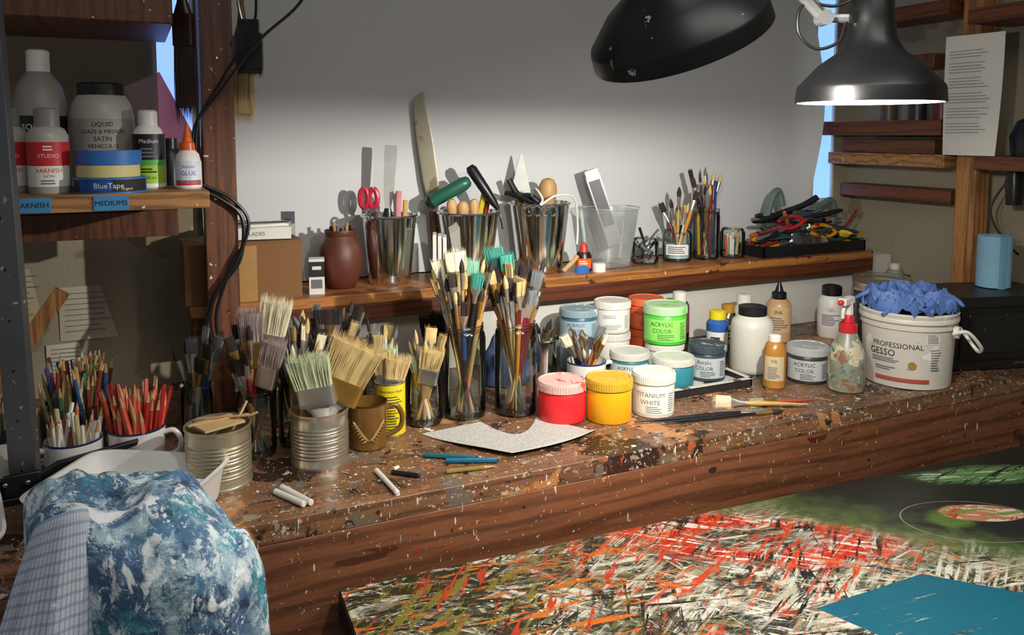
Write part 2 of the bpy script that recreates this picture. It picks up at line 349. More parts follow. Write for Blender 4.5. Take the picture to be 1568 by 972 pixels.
def bottle(name,loc,prof,m,cap,labels=(),seg=40,ecc=1.0,rz=0):
    k=M(); th=facing(loc); k.loft([(z,r,r*ecc) for z,r in prof],m,seg=seg)
    for cm,cp in cap: k.loft(cp,cm,seg=28)
    def rad(z):
        for (a,ra),(b,rb_) in zip(prof,prof[1:]):
            if a<=z<=b: return ra+(rb_-ra)*(z-a)/max(b-a,1e-6)
        return prof[1][1]
    for (z0,z1,half,lm,txts,lines) in labels:
        r0=max(rad(z0),rad(z1))*1.008
        k.arc(r0,z0,z1,th,half,lm,n=20)
        for (s_,sz,z,tm) in txts: k.ctext(s_,sz,r0*1.006,z,th,tm)
        for (a,b,hh,n,tm) in lines: k.clines(r0*1.006,a,b,th,hh,tm,n)
    return k.make(name,loc)
LBLW=mat('label_plain','e6e3db',.5,0,var=.03); LBLR=mat('label_red','c8282c',.5,0,var=.05); LBLK=mat('label_black','1b1b1d',.45,0); LBLY=mat('label_yellow','e4cf1e',.5,0,var=.06); LBLB=mat('label_blue','1c4f9a',.5)
HDPE=mat('hdpe_translucent','cfccbf',.4,0,var=.07); AMB=mat('amber_bottle','b07a34',.25,0,var=.2,spots=[('e0d8c4',30,.64)]); GREYP=mat('grey_white_hdpe','8f8c86',.45,0,var=.1)
r=.051;h=.15
bottle('white_medium_bottle',(1.347,1.514,BZ),[(0,r*.9),(.004,r*.98),(.01,r),(h*.72,r),(h*.82,r*.93),(h*.89,r*.72),(h*.92,r*.62)],HDPE,[(BLACK,[(h*.905,r*.66),(h*1.04,r*.66),(h*1.05,r*.6)])])
bottle('amber_medium_bottle',(1.300,1.386,BZ),[(0,.022),(.003,.0245),(.085,.0245),(.1,.02),(.108,.012)],AMB,[(WHITE,[(.104,.014),(.118,.014),(.121,.01)])],[(.02,.075,1.0,mat('label_tan','cdbd98',.5),[('OIL',.010,.064,INK)],[(.024,.052,.6,7,INKG)])])
r=.033
bottle('squeeze_bottle',(1.605,1.70,BZ),[(0,r*.9),(.004,r),(.10,r),(.112,r*.85),(.12,r*.55)],mat('squeeze_tan','c9a070',.35,0),[(BLACK,[(.118,r*.6),(.135,r*.6),(.14,r*.35),(.165,.004)])],[(.03,.10,1.2,mat('label_pale_orange','dcb888',.5),[('INK',.014,.085,INK)],[(.035,.072,.8,6,INKG)])])
bottle('white_flip_bottle',(1.78,1.68,BZ),[(0,.034),(.004,.037),(.10,.037),(.115,.03),(.12,.024)],WHITE,[(BLACK,[(.118,.027),(.142,.027),(.146,.02)])],[(.03,.09,1.2,LBLW,[('GEL',.012,.080,LBLR)],[(.035,.068,.7,7,INKG)])])
bottle('small_medium_bottle',(1.42,1.69,BZ),[(0,.024),(.003,.026),(.085,.026),(.1,.018)],glass('tinted_bottle','d9c9a8',.1,.2),[(mat('cap_ochre','b8862c',.4),[(.1,.017),(.12,.017),(.122,.012)])],[(.02,.07,1.2,LBLY,[],[(.03,.06,.6,3,INK)])])
bottle('small_medium_bottle',(1.50,1.72,BZ),[(0,.026),(.003,.028),(.095,.028),(.11,.018)],HDPE,[(WHITE,[(.11,.02),(.135,.02),(.137,.014)])],[(.02,.08,1.2,mat('label_purple','6a4a8a',.5),[],[(.03,.06,.6,3,LBLW)])])
bottle('small_medium_bottle',(1.345,1.64,BZ),[(0,.026),(.003,.028),(.09,.028),(.1,.02)],mat('blue_small','2f5fa8',.3),[(LBLY,[(.1,.021),(.12,.021),(.122,.015)])],[(.02,.07,1.2,LBLW,[],[(.03,.06,.6,3,INK)])])
bottle('small_medium_bottle',(1.30,1.74,BZ),[(0,.024),(.003,.026),(.12,.026),(.13,.02)],glass('tinted_bottle','d9c9a8',.1,.2),[(WHITE,[(.13,.018),(.155,.018),(.157,.012)])],[(.05,.11,1.2,mat('label_magenta','8a3a6a',.5),[],[(.06,.10,.6,3,LBLW)])])
k=M(); SPR=mat('spray_bottle_painty','8a8e7c',.35,0,var=.35,nsc=22,spots=[('c2ba9e',24,.54),('8a5a44',34,.59),('56706a',40,.59),('b89a60',44,.63),('dcd8cc',60,.64)])
k.loft([(0,.034),(.004,.039),(.012,.040),(.075,.040),(.10,.033),(.118,.024),(.135,.018)],SPR,seg=36)
RED=mat('red_plastic','c2242c',.35,0); k.loft([(.128,.0195),(.150,.0195),(.153,.016)],RED,seg=24)
k.loft([(.152,.013),(.165,.012),(.172,.010)],RED,seg=16)
k.tube([(0,0,.165),(.0,0,.185),(-.004,0,.20)],.010,WHITEP,smooth=4); k.box((-.012,0,.203),(.05,.018,.016),WHITEP); k.loft([(0,.006),(.012,.006),(.014,.003)],RED,frame((-.036,0,.203),(-.06,0,.203)),seg=12)
k.tube([(-.012,0,.196),(-.028,0,.185),(-.030,0,.165)],.004,WHITEP,smooth=4)
k.make('spray_bottle',(1.433,1.303,BZ),rz=math.radians(20),bevel=.002)
gl=(1.624,1.303,BZ); th=facing(gl); k=M(); BK=mat('bucket_white','d9d3c6',.38,0,var=.08,nsc=12,spots=[('f0ece2',10,.62),('a8a294',40,.69)])
k.loft([(0,.088),(.002,.093),(.135,.0995),(.135,.103),(.140,.103),(.140,.1005),(.150,.101),(.150,.106),(.157,.106),(.160,.104),(.168,.106),(.171,.104),(.171,.098),(.165,.096),(.02,.088)],BK,seg=56)
k.ctext('PROFESSIONAL',.0165,.0985,.098,th-.22,INK); k.ctext('GESSO',.0205,.0985,.080,th-.55,INK); k.clines(.0982,.058,.070,th-.45,.35,INKG,3,.35); k.clines(.0982,.040,.050,th-.45,.25,INKG,2,.35)
k.arc(.0990,.105,.132,th+.55,.17,mat('lbl_pale','e6e1d6',.5),n=6); k.clines(.0995,.108,.128,th+.55,.13,INKG,6,.4); k.clines(.0978,.045,.095,th+.65,.13,INKG,9,.35)
k.arc(.0975,.018,.026,th-.1,.6,mat('lbl_red2','b04a40',.5),n=10)
GOLD=mat('seal_gold','b89a48',.4,.4); a=th+.12; k.loft([(0,.009),(.0008,.009)],GOLD,frame((.0965*math.cos(a),.0965*math.sin(a),.056),(.2*math.cos(a),.2*math.sin(a),.056)),seg=24)
a=th+1.35; pr=V((math.cos(a),math.sin(a),0)); q=V((-math.sin(a),math.cos(a),0))
k.tube([pr*.10-q*.035+UP*.128,pr*.128-q*.03+UP*.135,pr*.15+q*.0+UP*.10,pr*.142+q*.02+UP*.085,pr*.118+q*.03+UP*.11,pr*.10+q*.035+UP*.13],.0042,WHITE,smooth=6)
k.loft([(0,.014),(.01,.014),(.012,.009)],WHITE,frame(pr*.10+UP*.13-q*.02,pr*.2+UP*.13-q*.02),seg=16)
k.make('gesso_bucket',gl)
GLV=mat('nitrile_blue','5676b4',.55,0,var=.15,bump=.5,bsc=60)
k=M()
def glove(u,v):
    a=2*math.pi*u; r=.101*math.sin(math.pi*.5*v)**.8; n=noise.noise(V((math.cos(a)*2.2,math.sin(a)*2.2,v*3)))
    n2=noise.noise(V((math.cos(a)*9*v,math.sin(a)*9*v,v*8+4)))
    return (r*math.cos(a)*(1+.2*n),r*math.sin(a)*(1+.2*n),.032*(1-v**3)+.030*n2+.012*n+.006)
k.grid(glove,80,28,GLV)
for i in range(7):
    a=i*.9+.3; p=V((math.cos(a)*.055,math.sin(a)*.055,.022)); q=V((math.cos(a+.4)*.095,math.sin(a+.4)*.095,.010+.01*(i%3))); k.tube([p,(p+q)/2+UP*.012,q,q+V((math.cos(a),math.sin(a),-.6))*.02],[.009,.008,.007,.006,.004],GLV,smooth=4,seg=10)
k.make('blue_nitrile_gloves',(1.624,1.303,BZ+.169))
for loc,h in (((1.93,1.64,BZ),.165),((1.80,1.52,BZ),.180)):
    k=M(); DK=mat('pail_dark','26272a',.4,0,spots=[('8a8c8c',40,.67)])
    k.loft([(0,.066),(.003,.07),(h-.02,.075),(h-.02,.079),(h-.004,.079),(h,.077),(h,.06),(h-.003,.058)],[DK,DK,DK,TIN,TIN,TIN,TIN],seg=40); k.make('paint_pail',loc)
k=M(); u=.31;d=.19;hh=.178
k.box((u/2,d/2,hh/2),(u,d,hh),BLACKM); GL=mat('black_gloss','0a0b0c',.12,0,var=.05); k.box((u/2-.035,-.002,hh/2),(u-.11,.006,hh-.05),GL); k.box((u/2-.035,-.004,hh/2),(u-.15,.006,hh-.085),BLACKM); k.box((u-.035,-.002,hh/2),(.05,.006,hh-.05),GL)
k.box((u-.07,-.014,hh/2),(.008,.01,hh-.07),STEEL); k.text('1200 W',.009,lambda x,y:(u/2+.02+x,-.0065,.016+y),INKG)
for sx in(.03,u-.03): k.box((sx,.03,.0),(.02,.02,.004),BLACK); k.box((sx,d-.03,.0),(.02,.02,.004),BLACK)
k.make('microwave_oven',(1.766,1.295,BZ+.002),rz=math.radians(-17),bevel=.003)
BT=mat('blue_paper_towel','86b4ca',.85,0,var=.08,bump=.5,bsc=120)
k=M(); k.loft([(0,.036),(.002,.040),(.130,.040),(.132,.038),(.132,.014),(.02,.013)],BT,seg=40); k.arc(.0403,.0,.132,-2.0,.25,mat('towel_edge','6f9cb4',.85),n=4); k.make('blue_paper_towel_roll',(1.99,1.352,1.0805))
bottle('grey_spray_can',(2.10,1.74,BZ),[(0,.028),(.004,.032),(.14,.032),(.16,.018)],GREYP,[(WHITE,[(.155,.014),(.175,.014),(.178,.01)])])
bottle('grey_spray_can',(2.05,1.66,BZ),[(0,.028),(.004,.032),(.12,.032),(.14,.018)],mat('can_cream','b8a68a',.4),[(BLACK,[(.135,.014),(.155,.014),(.158,.01)])])

# ------------------------------------------------------------------ mugs
def mug(name,loc,r,h,m,rim,hang,extra=None,taper=.92):
    k=M(); k.loft([(0,r*taper*.9),(.003,r*taper),(h*.5,r*.97),(h-.003,r),(h,r),(h+.0005,r*.98),(h,r*.955),(h-.004,r*.95),(.006,r*.86)],[m,m,m,rim,rim,rim,m,m],seg=44)
    d=V((math.cos(hang),math.sin(hang),0)); k.tube([d*r*.95+UP*h*.82,d*(r+.016)+UP*h*.86,d*(r+.027)+UP*h*.62,d*(r+.022)+UP*h*.35,d*r*.93+UP*h*.2],.0048,m,smooth=5,seg=10)
    if extra: extra(k)
    return k
ENAM=mat('enamel_white','e2dfd8',.2,0,var=.08,coat=.5,spots=[('2c2c34',40,.72)]); NAVY=mat('enamel_navy','1f2c5c',.25,0)
REDS=['c0392b','d0503a','a82a24','d8604a','8f2420','e07050']; PENS=['2f4a66','6a5a3c','3a6a5a','8a3a2c','26262a','c0a060','4a4a80','7a4a2c','d8d4c8']
def pencil(k,p0,p1,col,r=.0036,tip=True,end=None):
    m=mat('pencil_'+col,col,.35,0,var=.1); mt=frame(p0,p1,rnd.random()); L=(V(p1)-V(p0)).length
    if tip: k.loft([(0,r),(L-.022,r),(L-.004,r*.3),(L,.0004)],[m,WRAW,m],mt,seg=6)
    else: k.loft([(0,r),(L-.002,r),(L,r*.7)],[m,end or m],mt,seg=6)
def fill_pencils(k,r,h,n,cols,L=(.10,.14),spread=1.6,z0=.008,tipf=.75):
    for i in range(n):
        a=rnd.uniform(0,6.28); b=rnd.random()**.5*r*.72; p=V((b*math.cos(a),b*math.sin(a),z0)); a2=a+rnd.gauss(0,.5); q=V((math.cos(a2),math.sin(a2),0))*b*spread+V((rnd.gauss(0,.006),rnd.gauss(0,.006),z0+rnd.uniform(*L)))
        pencil(k,p,q,rnd.choice(cols),tip=rnd.random()<tipf,end=None)
k=mug('x',0,.046,.070,ENAM,NAVY,math.radians(-20)); fill_pencils(k,.044,.07,40,REDS,(.105,.145),1.6)
for i in range(5): pencil(k,V((rnd.uniform(-.02,.02),rnd.uniform(-.02,.02),.01)),V((rnd.uniform(-.04,.04),rnd.uniform(-.04,.04),.13)),rnd.choice(PENS))
k.make('mug_of_red_pencils',(-.008,1.512,BZ))
k=mug('x',0,.045,.066,ENAM,NAVY,math.radians(200)); fill_pencils(k,.044,.07,26,['d8d4c8','c9b48c','e6e2d8','b0603c','e0dcd0'],(.075,.11),1.5,tipf=.4); k.make('mug_of_chalk_sticks',(-.104,1.508,BZ))
k=mug('x',0,.045,.066,ENAM,NAVY,math.radians(200)); fill_pencils(k,.044,.07,28,PENS+['c0603c','b89050'],(.09,.13),1.5); k.make('mug_of_pencils',(-.207,1.575,BZ))
k=M(); cyljar(k,.062,.085,GLASSD,neck=.95); fill_pencils(k,.06,.085,75,PENS+['3a7a5a','2c5a8a','6a3a2c','8a8a4a'],(.11,.16),1.4); k.make('jar_of_coloured_pencils',(-.105,1.665,BZ))
BRN=mat('stoneware_olive','6b4a1e',.25,0,var=.3,nsc=14,coat=.4); BRND=mat('stoneware_dark','3a2410',.3,0)
ml=(.376,1.431,BZ); th=facing(ml)
def leaf(k):
    LG=mat('leaf_glaze','a8864c',.4,0)
    for sgn in (-1,1):
        for i in range(7):
            t=.05+sgn*(.10+.10*i); z=.022+.0045*i
            c=(.0362*math.cos(th+t),.0362*math.sin(th+t),z); d=V((-math.sin(th+t),math.cos(th+t),0))*sgn
            for up in (1,-.35): k.loft([(0,.0008,.0006),(.003,.0022,.0008),(.009,.0004,.0004)],LG,frame(c,V(c)+d*.008+UP*.009*up),seg=8)
        k.tube([(.0364*math.cos(th+.05+sgn*x*.1),.0364*math.sin(th+.05+sgn*x*.1),.021+x*.0045) for x in range(8)],.0007,LG,seg=6)
k=mug('x',0,.0355,.084,BRN,BRND,math.radians(-12),leaf,taper=.93); k.make('stoneware_mug',ml)
k=tin_can('x',0,.052,.098,TINP)
k.tube([(-.045,0,.10),(.05,.01,.1035)],.0022,WRAW); k.tube([(-.03,.03,.10),(.052,-.01,.108),(.062,-.012,.112)],.0022,WRAW); k.tube([(.01,.0,.06),(.05,.03,.12)],.0022,WRAW); k.box((.0,.0,.0985),(.07,.05,.004),mat('sponge_tan','c8a878',.9,0),rz=.4)
k.make('tin_can',(.113,1.382,BZ))

# ------------------------------------------------------------------ brushes
HC=['7a1c1c','1b1b1d','b08a58','2c4a7a','c9a25a','5a2f18','204a3c','d8d2c4','8a5a2c','c8862c','1b1b1d','6a1a24']
def hm(c): return mat('handle_'+c,c,.3,0,var=.15,spots=[('e3ded0',70,.69)])
def brush(k,p0,p1,kind='round',w=.006,hc=None,b=BLOND,roll=0,fer=None,n=26,hf=None):
    hc=hc or rnd.choice(HC); H=hm(hc) if isinstance(hc,str) else hc; F_=fer or (FERR if rnd.random()<.75 else BRASS)
    m=frame(p0,p1,roll); L=(V(p1)-V(p0)).length
    if kind=='round':
        a=L-.055-w*2; k.loft([(0,.0015),(L*.15,.0028),(a*.75,w*.75),(a,w*.55)],H,m,seg=10)
        k.loft([(a,w*.55),(a+.03,w*.9),(L-.028,w)],F_,m,seg=12); k.loft([(L-.028,w),(L-.018,w*1.1),(L-.008,w*.7),(L,.0005)],b,m,seg=12)
    elif kind=='flat':
        bl=.022+w*1.2; a=L-bl-.03; k.loft([(0,.0018),(L*.2,.0032),(a*.8,.0058),(a,.0045)],H,m,seg=10)
        k.loft([(a,.0046,.0046),(a+.012,.006,.0045),(L-bl,w,w*.32)],F_,m,seg=16)
        k.strands(m,L-bl,L,w*.97,w*.3,n,b,1.12,.12,.0007)
    elif kind=='wide':
        hf=hf or .52; a=L*hf; fl=L*(hf+.16); t=.008+w*.12
        k.loft([(0,w*.22,.006),(.01,w*.3,.007),(a*.5,w*.24,.006),(a*.8,w*.5,.008),(a,w*.96,t*.9)],H,m,seg=20,e=2.6)
        k.loft([(a-.006,w*1.0,t),(a+.002,w*1.01,t*1.02),(a+.004,w,t),(fl-.005,w,t),(fl-.003,w*1.01,t*1.03),(fl,w,t)],F_,m,seg=28,e=5)
        k.strands(m,fl-.001,L,w*.97,t*.9,int(w*11500),b,1.16,.14,.0008,tipy=1.0)
def bouquet(k,r,jh,n,L,spread,kinds,br,z0=.008,seed=1):
    st=random.Random(seed)
    for i in range(n):
        a=st.uniform(0,6.28); l=st.uniform(*L); q=(st.random()**.5)*spread; rb=r*.6*st.random()
        p0=V((-math.cos(a)*rb,-math.sin(a)*rb,z0)); rim=min(q*jh/l+rb*.2,r*.78)
        pr=V((math.cos(a)*rim,math.sin(a)*rim,jh)); d=(pr-p0).normalized(); p1=p0+d*l
        kd=st.choice(kinds); w={'round':st.uniform(.0035,.006),'flat':st.uniform(.007,.013)}[kd]
        brush(k,p0,p1,kd,w,st.choice(HC),st.choice(br),roll=st.uniform(-.7,.7),n=26)
def V3(dr,df,z): return AR*dr+AF*df+UP*z
k=M(); cyljar(k,.043,.19,GLASSD,neck=.88)
bouquet(k,.040,.19,36,(.24,.33),.075,['round','flat','round'],[BLOND,CREAM,DARKB,GREYB,BLOND,DARKB],seed=3)
for dr,z,w,b in ((-.052,.325,.015,CREAM),(-.018,.345,.021,CREAM),(-.055,.29,.014,BLOND),(-.035,.30,.017,BLOND),(-.012,.292,.017,BLOND),(.018,.325,.013,MINTB),(-.005,.30,.012,BLOND),(.03,.30,.012,TEALB)): brush(k,V3(-dr*.3,rnd.uniform(-.01,.01),.01),V3(dr,rnd.uniform(-.03,.0),z),'flat',w,rnd.choice(HC),b,n=80,roll=rnd.uniform(-.3,.3))
k.make('jar_of_paintbrushes',(.598,1.510,BZ))
k=M(); cyljar(k,.044,.19,GLASSD,neck=.88)
bouquet(k,.041,.19,42,(.24,.32),.08,['round','flat','round'],[DARKB,BLOND,DARKB,GREYB,DARKB],seed=5)
for dr,z,w,b in ((-.048,.345,.019,TEALB),(-.02,.335,.014,TEALB),(.0,.32,.012,DARKB),(.022,.31,.012,DARKB),(.045,.30,.012,GREYB),(-.03,.30,.011,CREAM)): brush(k,V3(-dr*.3,rnd.uniform(-.01,.01),.01),V3(dr,rnd.uniform(-.02,.02),z),'flat',w,rnd.choice(HC),b,n=70,roll=rnd.uniform(-.3,.3))
k.make('jar_of_paintbrushes',(.701,1.484,BZ))
k=M(); cyljar(k,.036,.125,GLASS,neck=.95)
for dr,df,z,w,b,t in ((.02,-.015,.155,.021,BLOND,.0),(.0,.01,.15,.016,BLOND,.1),(-.02,0,.145,.014,GREENB,-.1),(.028,.012,.15,.014,BLOND,.2)): brush(k,V3(-dr*.5,-df*.3,.008),V3(dr,df,z),'wide',w,WHANDLE if b is BLOND else 'd8d2c4',b,roll=t,hf=.55)
bouquet(k,.033,.125,8,(.15,.19),.05,['round','flat'],[BLOND,GREYB],seed=9)
k.make('jar_of_flat_brushes',(.509,1.502,BZ))
k=M(); k.loft([(0,.028),(.003,.029),(.099,.029),(.102,.0295),(.102,.027),(.01,.027)],[TIN,LBLY,TIN,TIN,TIN],seg=36)
cl=(.432,1.478,BZ); th=facing(cl); k.ctext('Nutrition Facts',.0075,.0293,.088,th+.1,INK); k.clines(.0293,.008,.08,th+.15,.75,INK,14,.32)
for dr,z,w,b in ((-.02,.165,.018,BLOND),(.012,.155,.016,BLOND),(.03,.15,.012,BLOND),(0,.17,.013,GREENB)): brush(k,V3(-dr*.4,0,.01),V3(dr,rnd.uniform(-.01,.012),z),'wide',w,'b08a58',b,roll=rnd.uniform(-.2,.2))
k.make('yellow_label_can_of_brushes',cl)
k=mug('x',0,.045,.062,ENAM,NAVY,math.radians(-10)); bouquet(k,.042,.062,9,(.11,.145),.06,['flat','round'],[GREYB,CREAM],seed=12)
for dr,z in ((-.035,.13),(-.01,.12),(.03,.115)):
    m=frame(V3(0,0,.01),V3(dr,0,z)); k.loft([(0,.003),(z*.5,.004),(z*.62,.003)],hm('5a2f18'),m,seg=8); k.loft([(z*.6,.002,.001),(z*.72,.010,.0008),(z*.9,.009,.0008),(z*1.02,.001,.0004)],STEEL,m,seg=10)
k.make('enamel_mug_of_palette_knives',(.915,1.565,BZ))
k=M(); cyljar(k,.035,.12,GLASSD,neck=.95)
for dr,df,z,w,b,hc in ((.0,-.01,.27,.021,PINKB,'a82a24'),(.045,.0,.285,.025,CREAM,'1b1b1d'),(.045,-.02,.215,.018,PINKB,'1b1b1d'),(-.03,.01,.20,.014,GREYB,'b08a58')): brush(k,V3(-dr*.25,0,.01),V3(dr,df,z),'wide',w,hc,b,roll=rnd.uniform(-.15,.15),hf=.6)
bouquet(k,.033,.12,22,(.16,.24),.05,['round','flat'],[GREYB,DARKB,DARKB],seed=21); k.make('jar_of_paintbrushes',(.185,1.478,BZ))
k=M(); cyljar(k,.034,.12,GLASSD,neck=.95); bouquet(k,.032,.12,24,(.15,.24),.06,['round','flat'],[BLOND,DARKB,CREAM,GREYB],seed=22); k.make('jar_of_paintbrushes',(.262,1.50,BZ))
k=M(); cyljar(k,.04,.12,GLASSD,neck=.95); bouquet(k,.038,.12,30,(.17,.24),.07,['round','flat'],[BLOND,DARKB,DARKB,GREYB],seed=23)
for dr in(-.02,.0,.02): brush(k,V3(-dr*.3,.0,.01),V3(dr,-.01,.23),'flat',.011,'c8862c',DARKB,n=40)
k.make('jar_of_paintbrushes',(.345,1.60,BZ))
k=M(); cyljar(k,.032,.10,GLASSD,neck=.95); bouquet(k,.03,.10,18,(.13,.22),.06,['round','flat'],[BLOND,DARKB],seed=25); k.make('jar_of_paintbrushes',(.265,1.61,BZ))
k=M(); cyljar(k,.034,.11,GLASSD,neck=.95); bouquet(k,.032,.11,20,(.13,.19),.05,['round','flat'],[GREYB,DARKB,BLOND],seed=27); k.make('jar_of_paintbrushes',(.45,1.62,BZ))
k=M(); cyljar(k,.03,.11,GLASSD,neck=.95); bouquet(k,.028,.11,10,(.15,.21),.05,['round','flat'],[GREYB,DARKB],seed=28); k.make('jar_of_paintbrushes',(.095,1.585,BZ))
k=tin_can('x',0,.050,.094,TIN)
WM=mat('handle_whitewash','d9d5c8',.5,0,var=.15,spots=[('7a8a8a',40,.65)])
brush(k,V3(.015,.0,.02),V3(-.016,-.014,.195),'wide',.033,WM,GREENB,hf=.50)
brush(k,V3(-.02,.01,.02),V3(.072,.01,.215),'wide',.044,WM,BLOND,roll=.15,hf=.48)
brush(k,V3(-.03,.02,.02),V3(-.045,.03,.15),'flat',.012,'b08a58',BLOND,n=50)
k.make('tin_can_of_wide_brushes',(.282,1.401,BZ))
k=M(); k.loft([(0,.028),(.002,.030),(.085,.037),(.087,.039),(.09,.038),(.088,.036),(.01,.029)],STEEL,seg=36); bouquet(k,.03,.088,6,(.11,.14),.04,['round'],[DARKB],seed=31); k.make('small_steel_pot',(.872,1.690,BZ))
k=M(); k.loft([(0,.03),(.10,.03),(.102,.028),(.01,.027)],BLACK,seg=24)
for dr in(-.02,0,.02): brush(k,V3(0,0,.01),V3(dr,0,.175),'wide',.016,'1b1b1d',DARKB)
k.make('pot_of_black_brushes',(.60,1.69,BZ))
RAGB=mat('rag_blue','34466e',.9,0,var=.3,bump=.5,bsc=40)
k=M()
def rag(u,v):
    a=6.2832*u; r=.055*math.sin(1.57*v)**.7; n=noise.noise(V((math.cos(a)*1.5,math.sin(a)*1.5,v*3+9)))
    return (r*math.cos(a)*(1+.3*n),r*math.sin(a)*(1+.3*n),.10*(1-v**2)*(1+.5*n)+.004)
k.grid(rag,48,16,RAGB); k.make('blue_rag',(.765,1.68,BZ))

# ------------------------------------------------------------------ left shelf contents
def gamvar(loc):
    bottle('varnish_bottle',loc,[(0,.029),(.003,.031),(.095,.031),(.106,.026),(.112,.016)],mat('frosted_bottle','b0aca4',.3,0),[(mat('cap_grey','8e8a84',.4),[(.11,.019),(.138,.019),(.141,.015)])],
      [(.012,.046,1.35,LBLW,[('VARNISH',.0100,.038,LBLR),('SATIN',.006,.029,INKG)],[(.015,.024,.4,2,INKG)]),(.046,.085,1.36,LBLR,[('STUDIO',.009,.062,LBLW)],[(.070,.080,.25,2,LBLW)])])
gamvar((-.124,1.555,SZ)); gamvar((-.186,1.60,SZ))
bottle('tall_solvent_bottle',(-.145,1.70,SZ),[(0,.042),(.004,.045),(.15,.045),(.185,.036),(.205,.022),(.21,.018)],GREYP,[(WHITE,[(.208,.019),(.245,.019),(.248,.015)])],[(.06,.13,1.2,LBLK,[('SOLVENT',.015,.11,LBLW)],[(.07,.095,.6,3,LBLW)])])
bottle('large_medium_jar',(-.045,1.678,SZ),[(0,.049),(.004,.053),(.13,.053),(.15,.050),(.165,.042),(.17,.036)],mat('jar_grey_white','a9a49a',.4,0,var=.08),[(BLACK,[(.168,.039),(.188,.039),(.19,.036)])],[(.03,.125,1.3,mat('label_grey','9a958c',.5),[('LIQUID',.011,.115,INK),('GLAZE & MEDIUM',.0095,.102,INK),('SATIN',.011,.089,INK),('VEHICULO',.0105,.076,INK)],[(.04,.066,.8,4,INK)])])
def tape(name,loc,r,h,m,side=None,lab=None):
    k=M(); k.loft([(0,r),(h,r),(h,r*.62),(0,r*.62),(0,r)],[m,side or m,mat('tape_core','b89a70',.8),side or m],seg=48,c0=False,c1=False)
    if lab:
        th=facing(loc); k.arc(r*1.004,.003,h-.003,th,1.3,INK,n=24); k.arc(r*1.006,.004,h-.004,th-.45,.5,LBLB,n=12); k.ctext(lab,.0125,r*1.01,h/2,th-.05,LBLW); k.ctext('Original',.006,r*1.01,h*.3,th+.45,LBLW)
    k.make(name,loc)
TB=mat('tape_blue','2f6cb4',.5,0,var=.08); TY=mat('tape_cream','d0c482',.55,0,var=.1)
tape('blue_tape_roll',(-.033,1.543,SZ),.056,.026,TB,lab='BlueTape')
tape('masking_tape_roll',(-.035,1.544,SZ+.0265),.049,.020,TY)
tape('blue_tape_roll',(-.034,1.545,SZ+.047),.051,.024,TB)
bottle('white_medium_bottle',(.030,1.62,SZ),[(0,.025),(.003,.028),(.09,.028),(.105,.024),(.115,.015)],WHITE,[(WHITE,[(.113,.0165),(.138,.0165),(.141,.012)])],
  [(.052,.098,1.3,LBLK,[('Medium',.0105,.085,LBLW)],[(.055,.075,.5,3,INKG)]),(.042,.052,1.3,mat('label_green2','58a848',.5),[],[]),(.010,.042,1.3,mat('label_lime','9cc83a',.5),[('200 ml',.008,.02,INK)],[(.028,.038,.5,2,INK)])])
bottle('black_ink_bottle',(.069,1.69,SZ),[(0,.018),(.06,.018),(.07,.012)],BLACK,[(BLACK,[(.07,.012),(.09,.012)])])
ORG=mat('orange_cap','e0621c',.35,0)
bottle('glue_bottle',(.093,1.58,SZ),[(0,.020),(.003,.0225),(.045,.0225),(.062,.019),(.070,.012)],WHITE,[(ORG,[(.068,.013),(.082,.012),(.084,.009),(.112,.0035),(.116,.003)])],[(.010,.050,1.15,mat('label_bluew','d8dce4',.5),[('GLUE',.011,.028,LBLB),('School',.008,.040,LBLB)],[]),(.007,.016,1.15,LBLR,[],[]),],ecc=1)
k=M(); PK=glass('pink_acrylic','d89088',.2,.18); m=Matrix.Rotation(-.45,4,'Y'); k.box((0,0,0),(.13,.003,.20),PK,m); k.make('pink_acrylic_sheet',(.045,1.86,1.48))
for loc,w,h,c in (((-.133,2.0185,.965),.10,.09,'d4cdb6'),((-.09,2.0185,1.075),.13,.12,'c6bda6'),((-.22,2.0185,1.12),.09,.12,'b8a888')):
    k=M(); m=mat('note_'+c,c,.85,0,var=.05)
    k.grid(lambda u,v:((u-.5)*w,-.004*math.sin(u*4+v),(v-.5)*h),8,8,m)
    for i in range(8): ww=w*rnd.uniform(.5,.8); k.box((-(w*.4)+ww/2,-.0055,h*.38-i*h*.10),(ww,.0004,.0011),INKG)
    k.make('pinned_note',loc)
k=M(); k.box((0,0,0),(.03,.02,.30),PALEW,Matrix.Rotation(.6,4,'Y')); k.make('wood_offcut',(-.22,1.86,1.03))

# ------------------------------------------------------------------ ledge contents
CARD=mat('cardboard','7c5630',.85,0,var=.12,nsc=9,bump=.15)
k=M(); k.box((.212,1.885,LZ+.0625),(.24,.16,.125),CARD); k.box((.212,1.885,LZ+.126),(.242,.162,.003),CARD); k.box((.212,1.804,LZ+.06),(.05,.001,.12),mat('packing_tape','a8824e',.3)); k.make('cardboard_box',bevel=.002)
k=M(); k.box((0,0,.014),(.15,.09,.026),WHITE); k.box((.02,-.02,.031),(.09,.05,.006),PAPER,rz=.3); k.tube([(-.06,-.01,.032),(.07,-.03,.036)],.004,STEEL); k.text('BLADES',.012,lambda x,y:(x,-.0455,.013+y),INKG); k.make('white_blade_box',(.245,1.87,LZ+.129),rz=-.15)
k=M(); k.box((0,0,.03),(.03,.002,.055),STEEL); k.box((0,0,.003),(.02,.012,.006),BLACK); k.make('steel_scraper_blade',(.312,1.85,LZ+.129),rz=-.3)
k=M(); k.box((0,0,.04),(.034,.034,.08),PAPER); k.box((0,-.0175,.057),(.034,.001,.034),INK); k.box((0,-.0178,.024),(.024,.001,.02),INKG); k.box((0,-.018,.060),(.02,.001,.008),PAPER); k.make('small_carton',(.370,1.835,LZ),rz=-.2,bevel=.001)
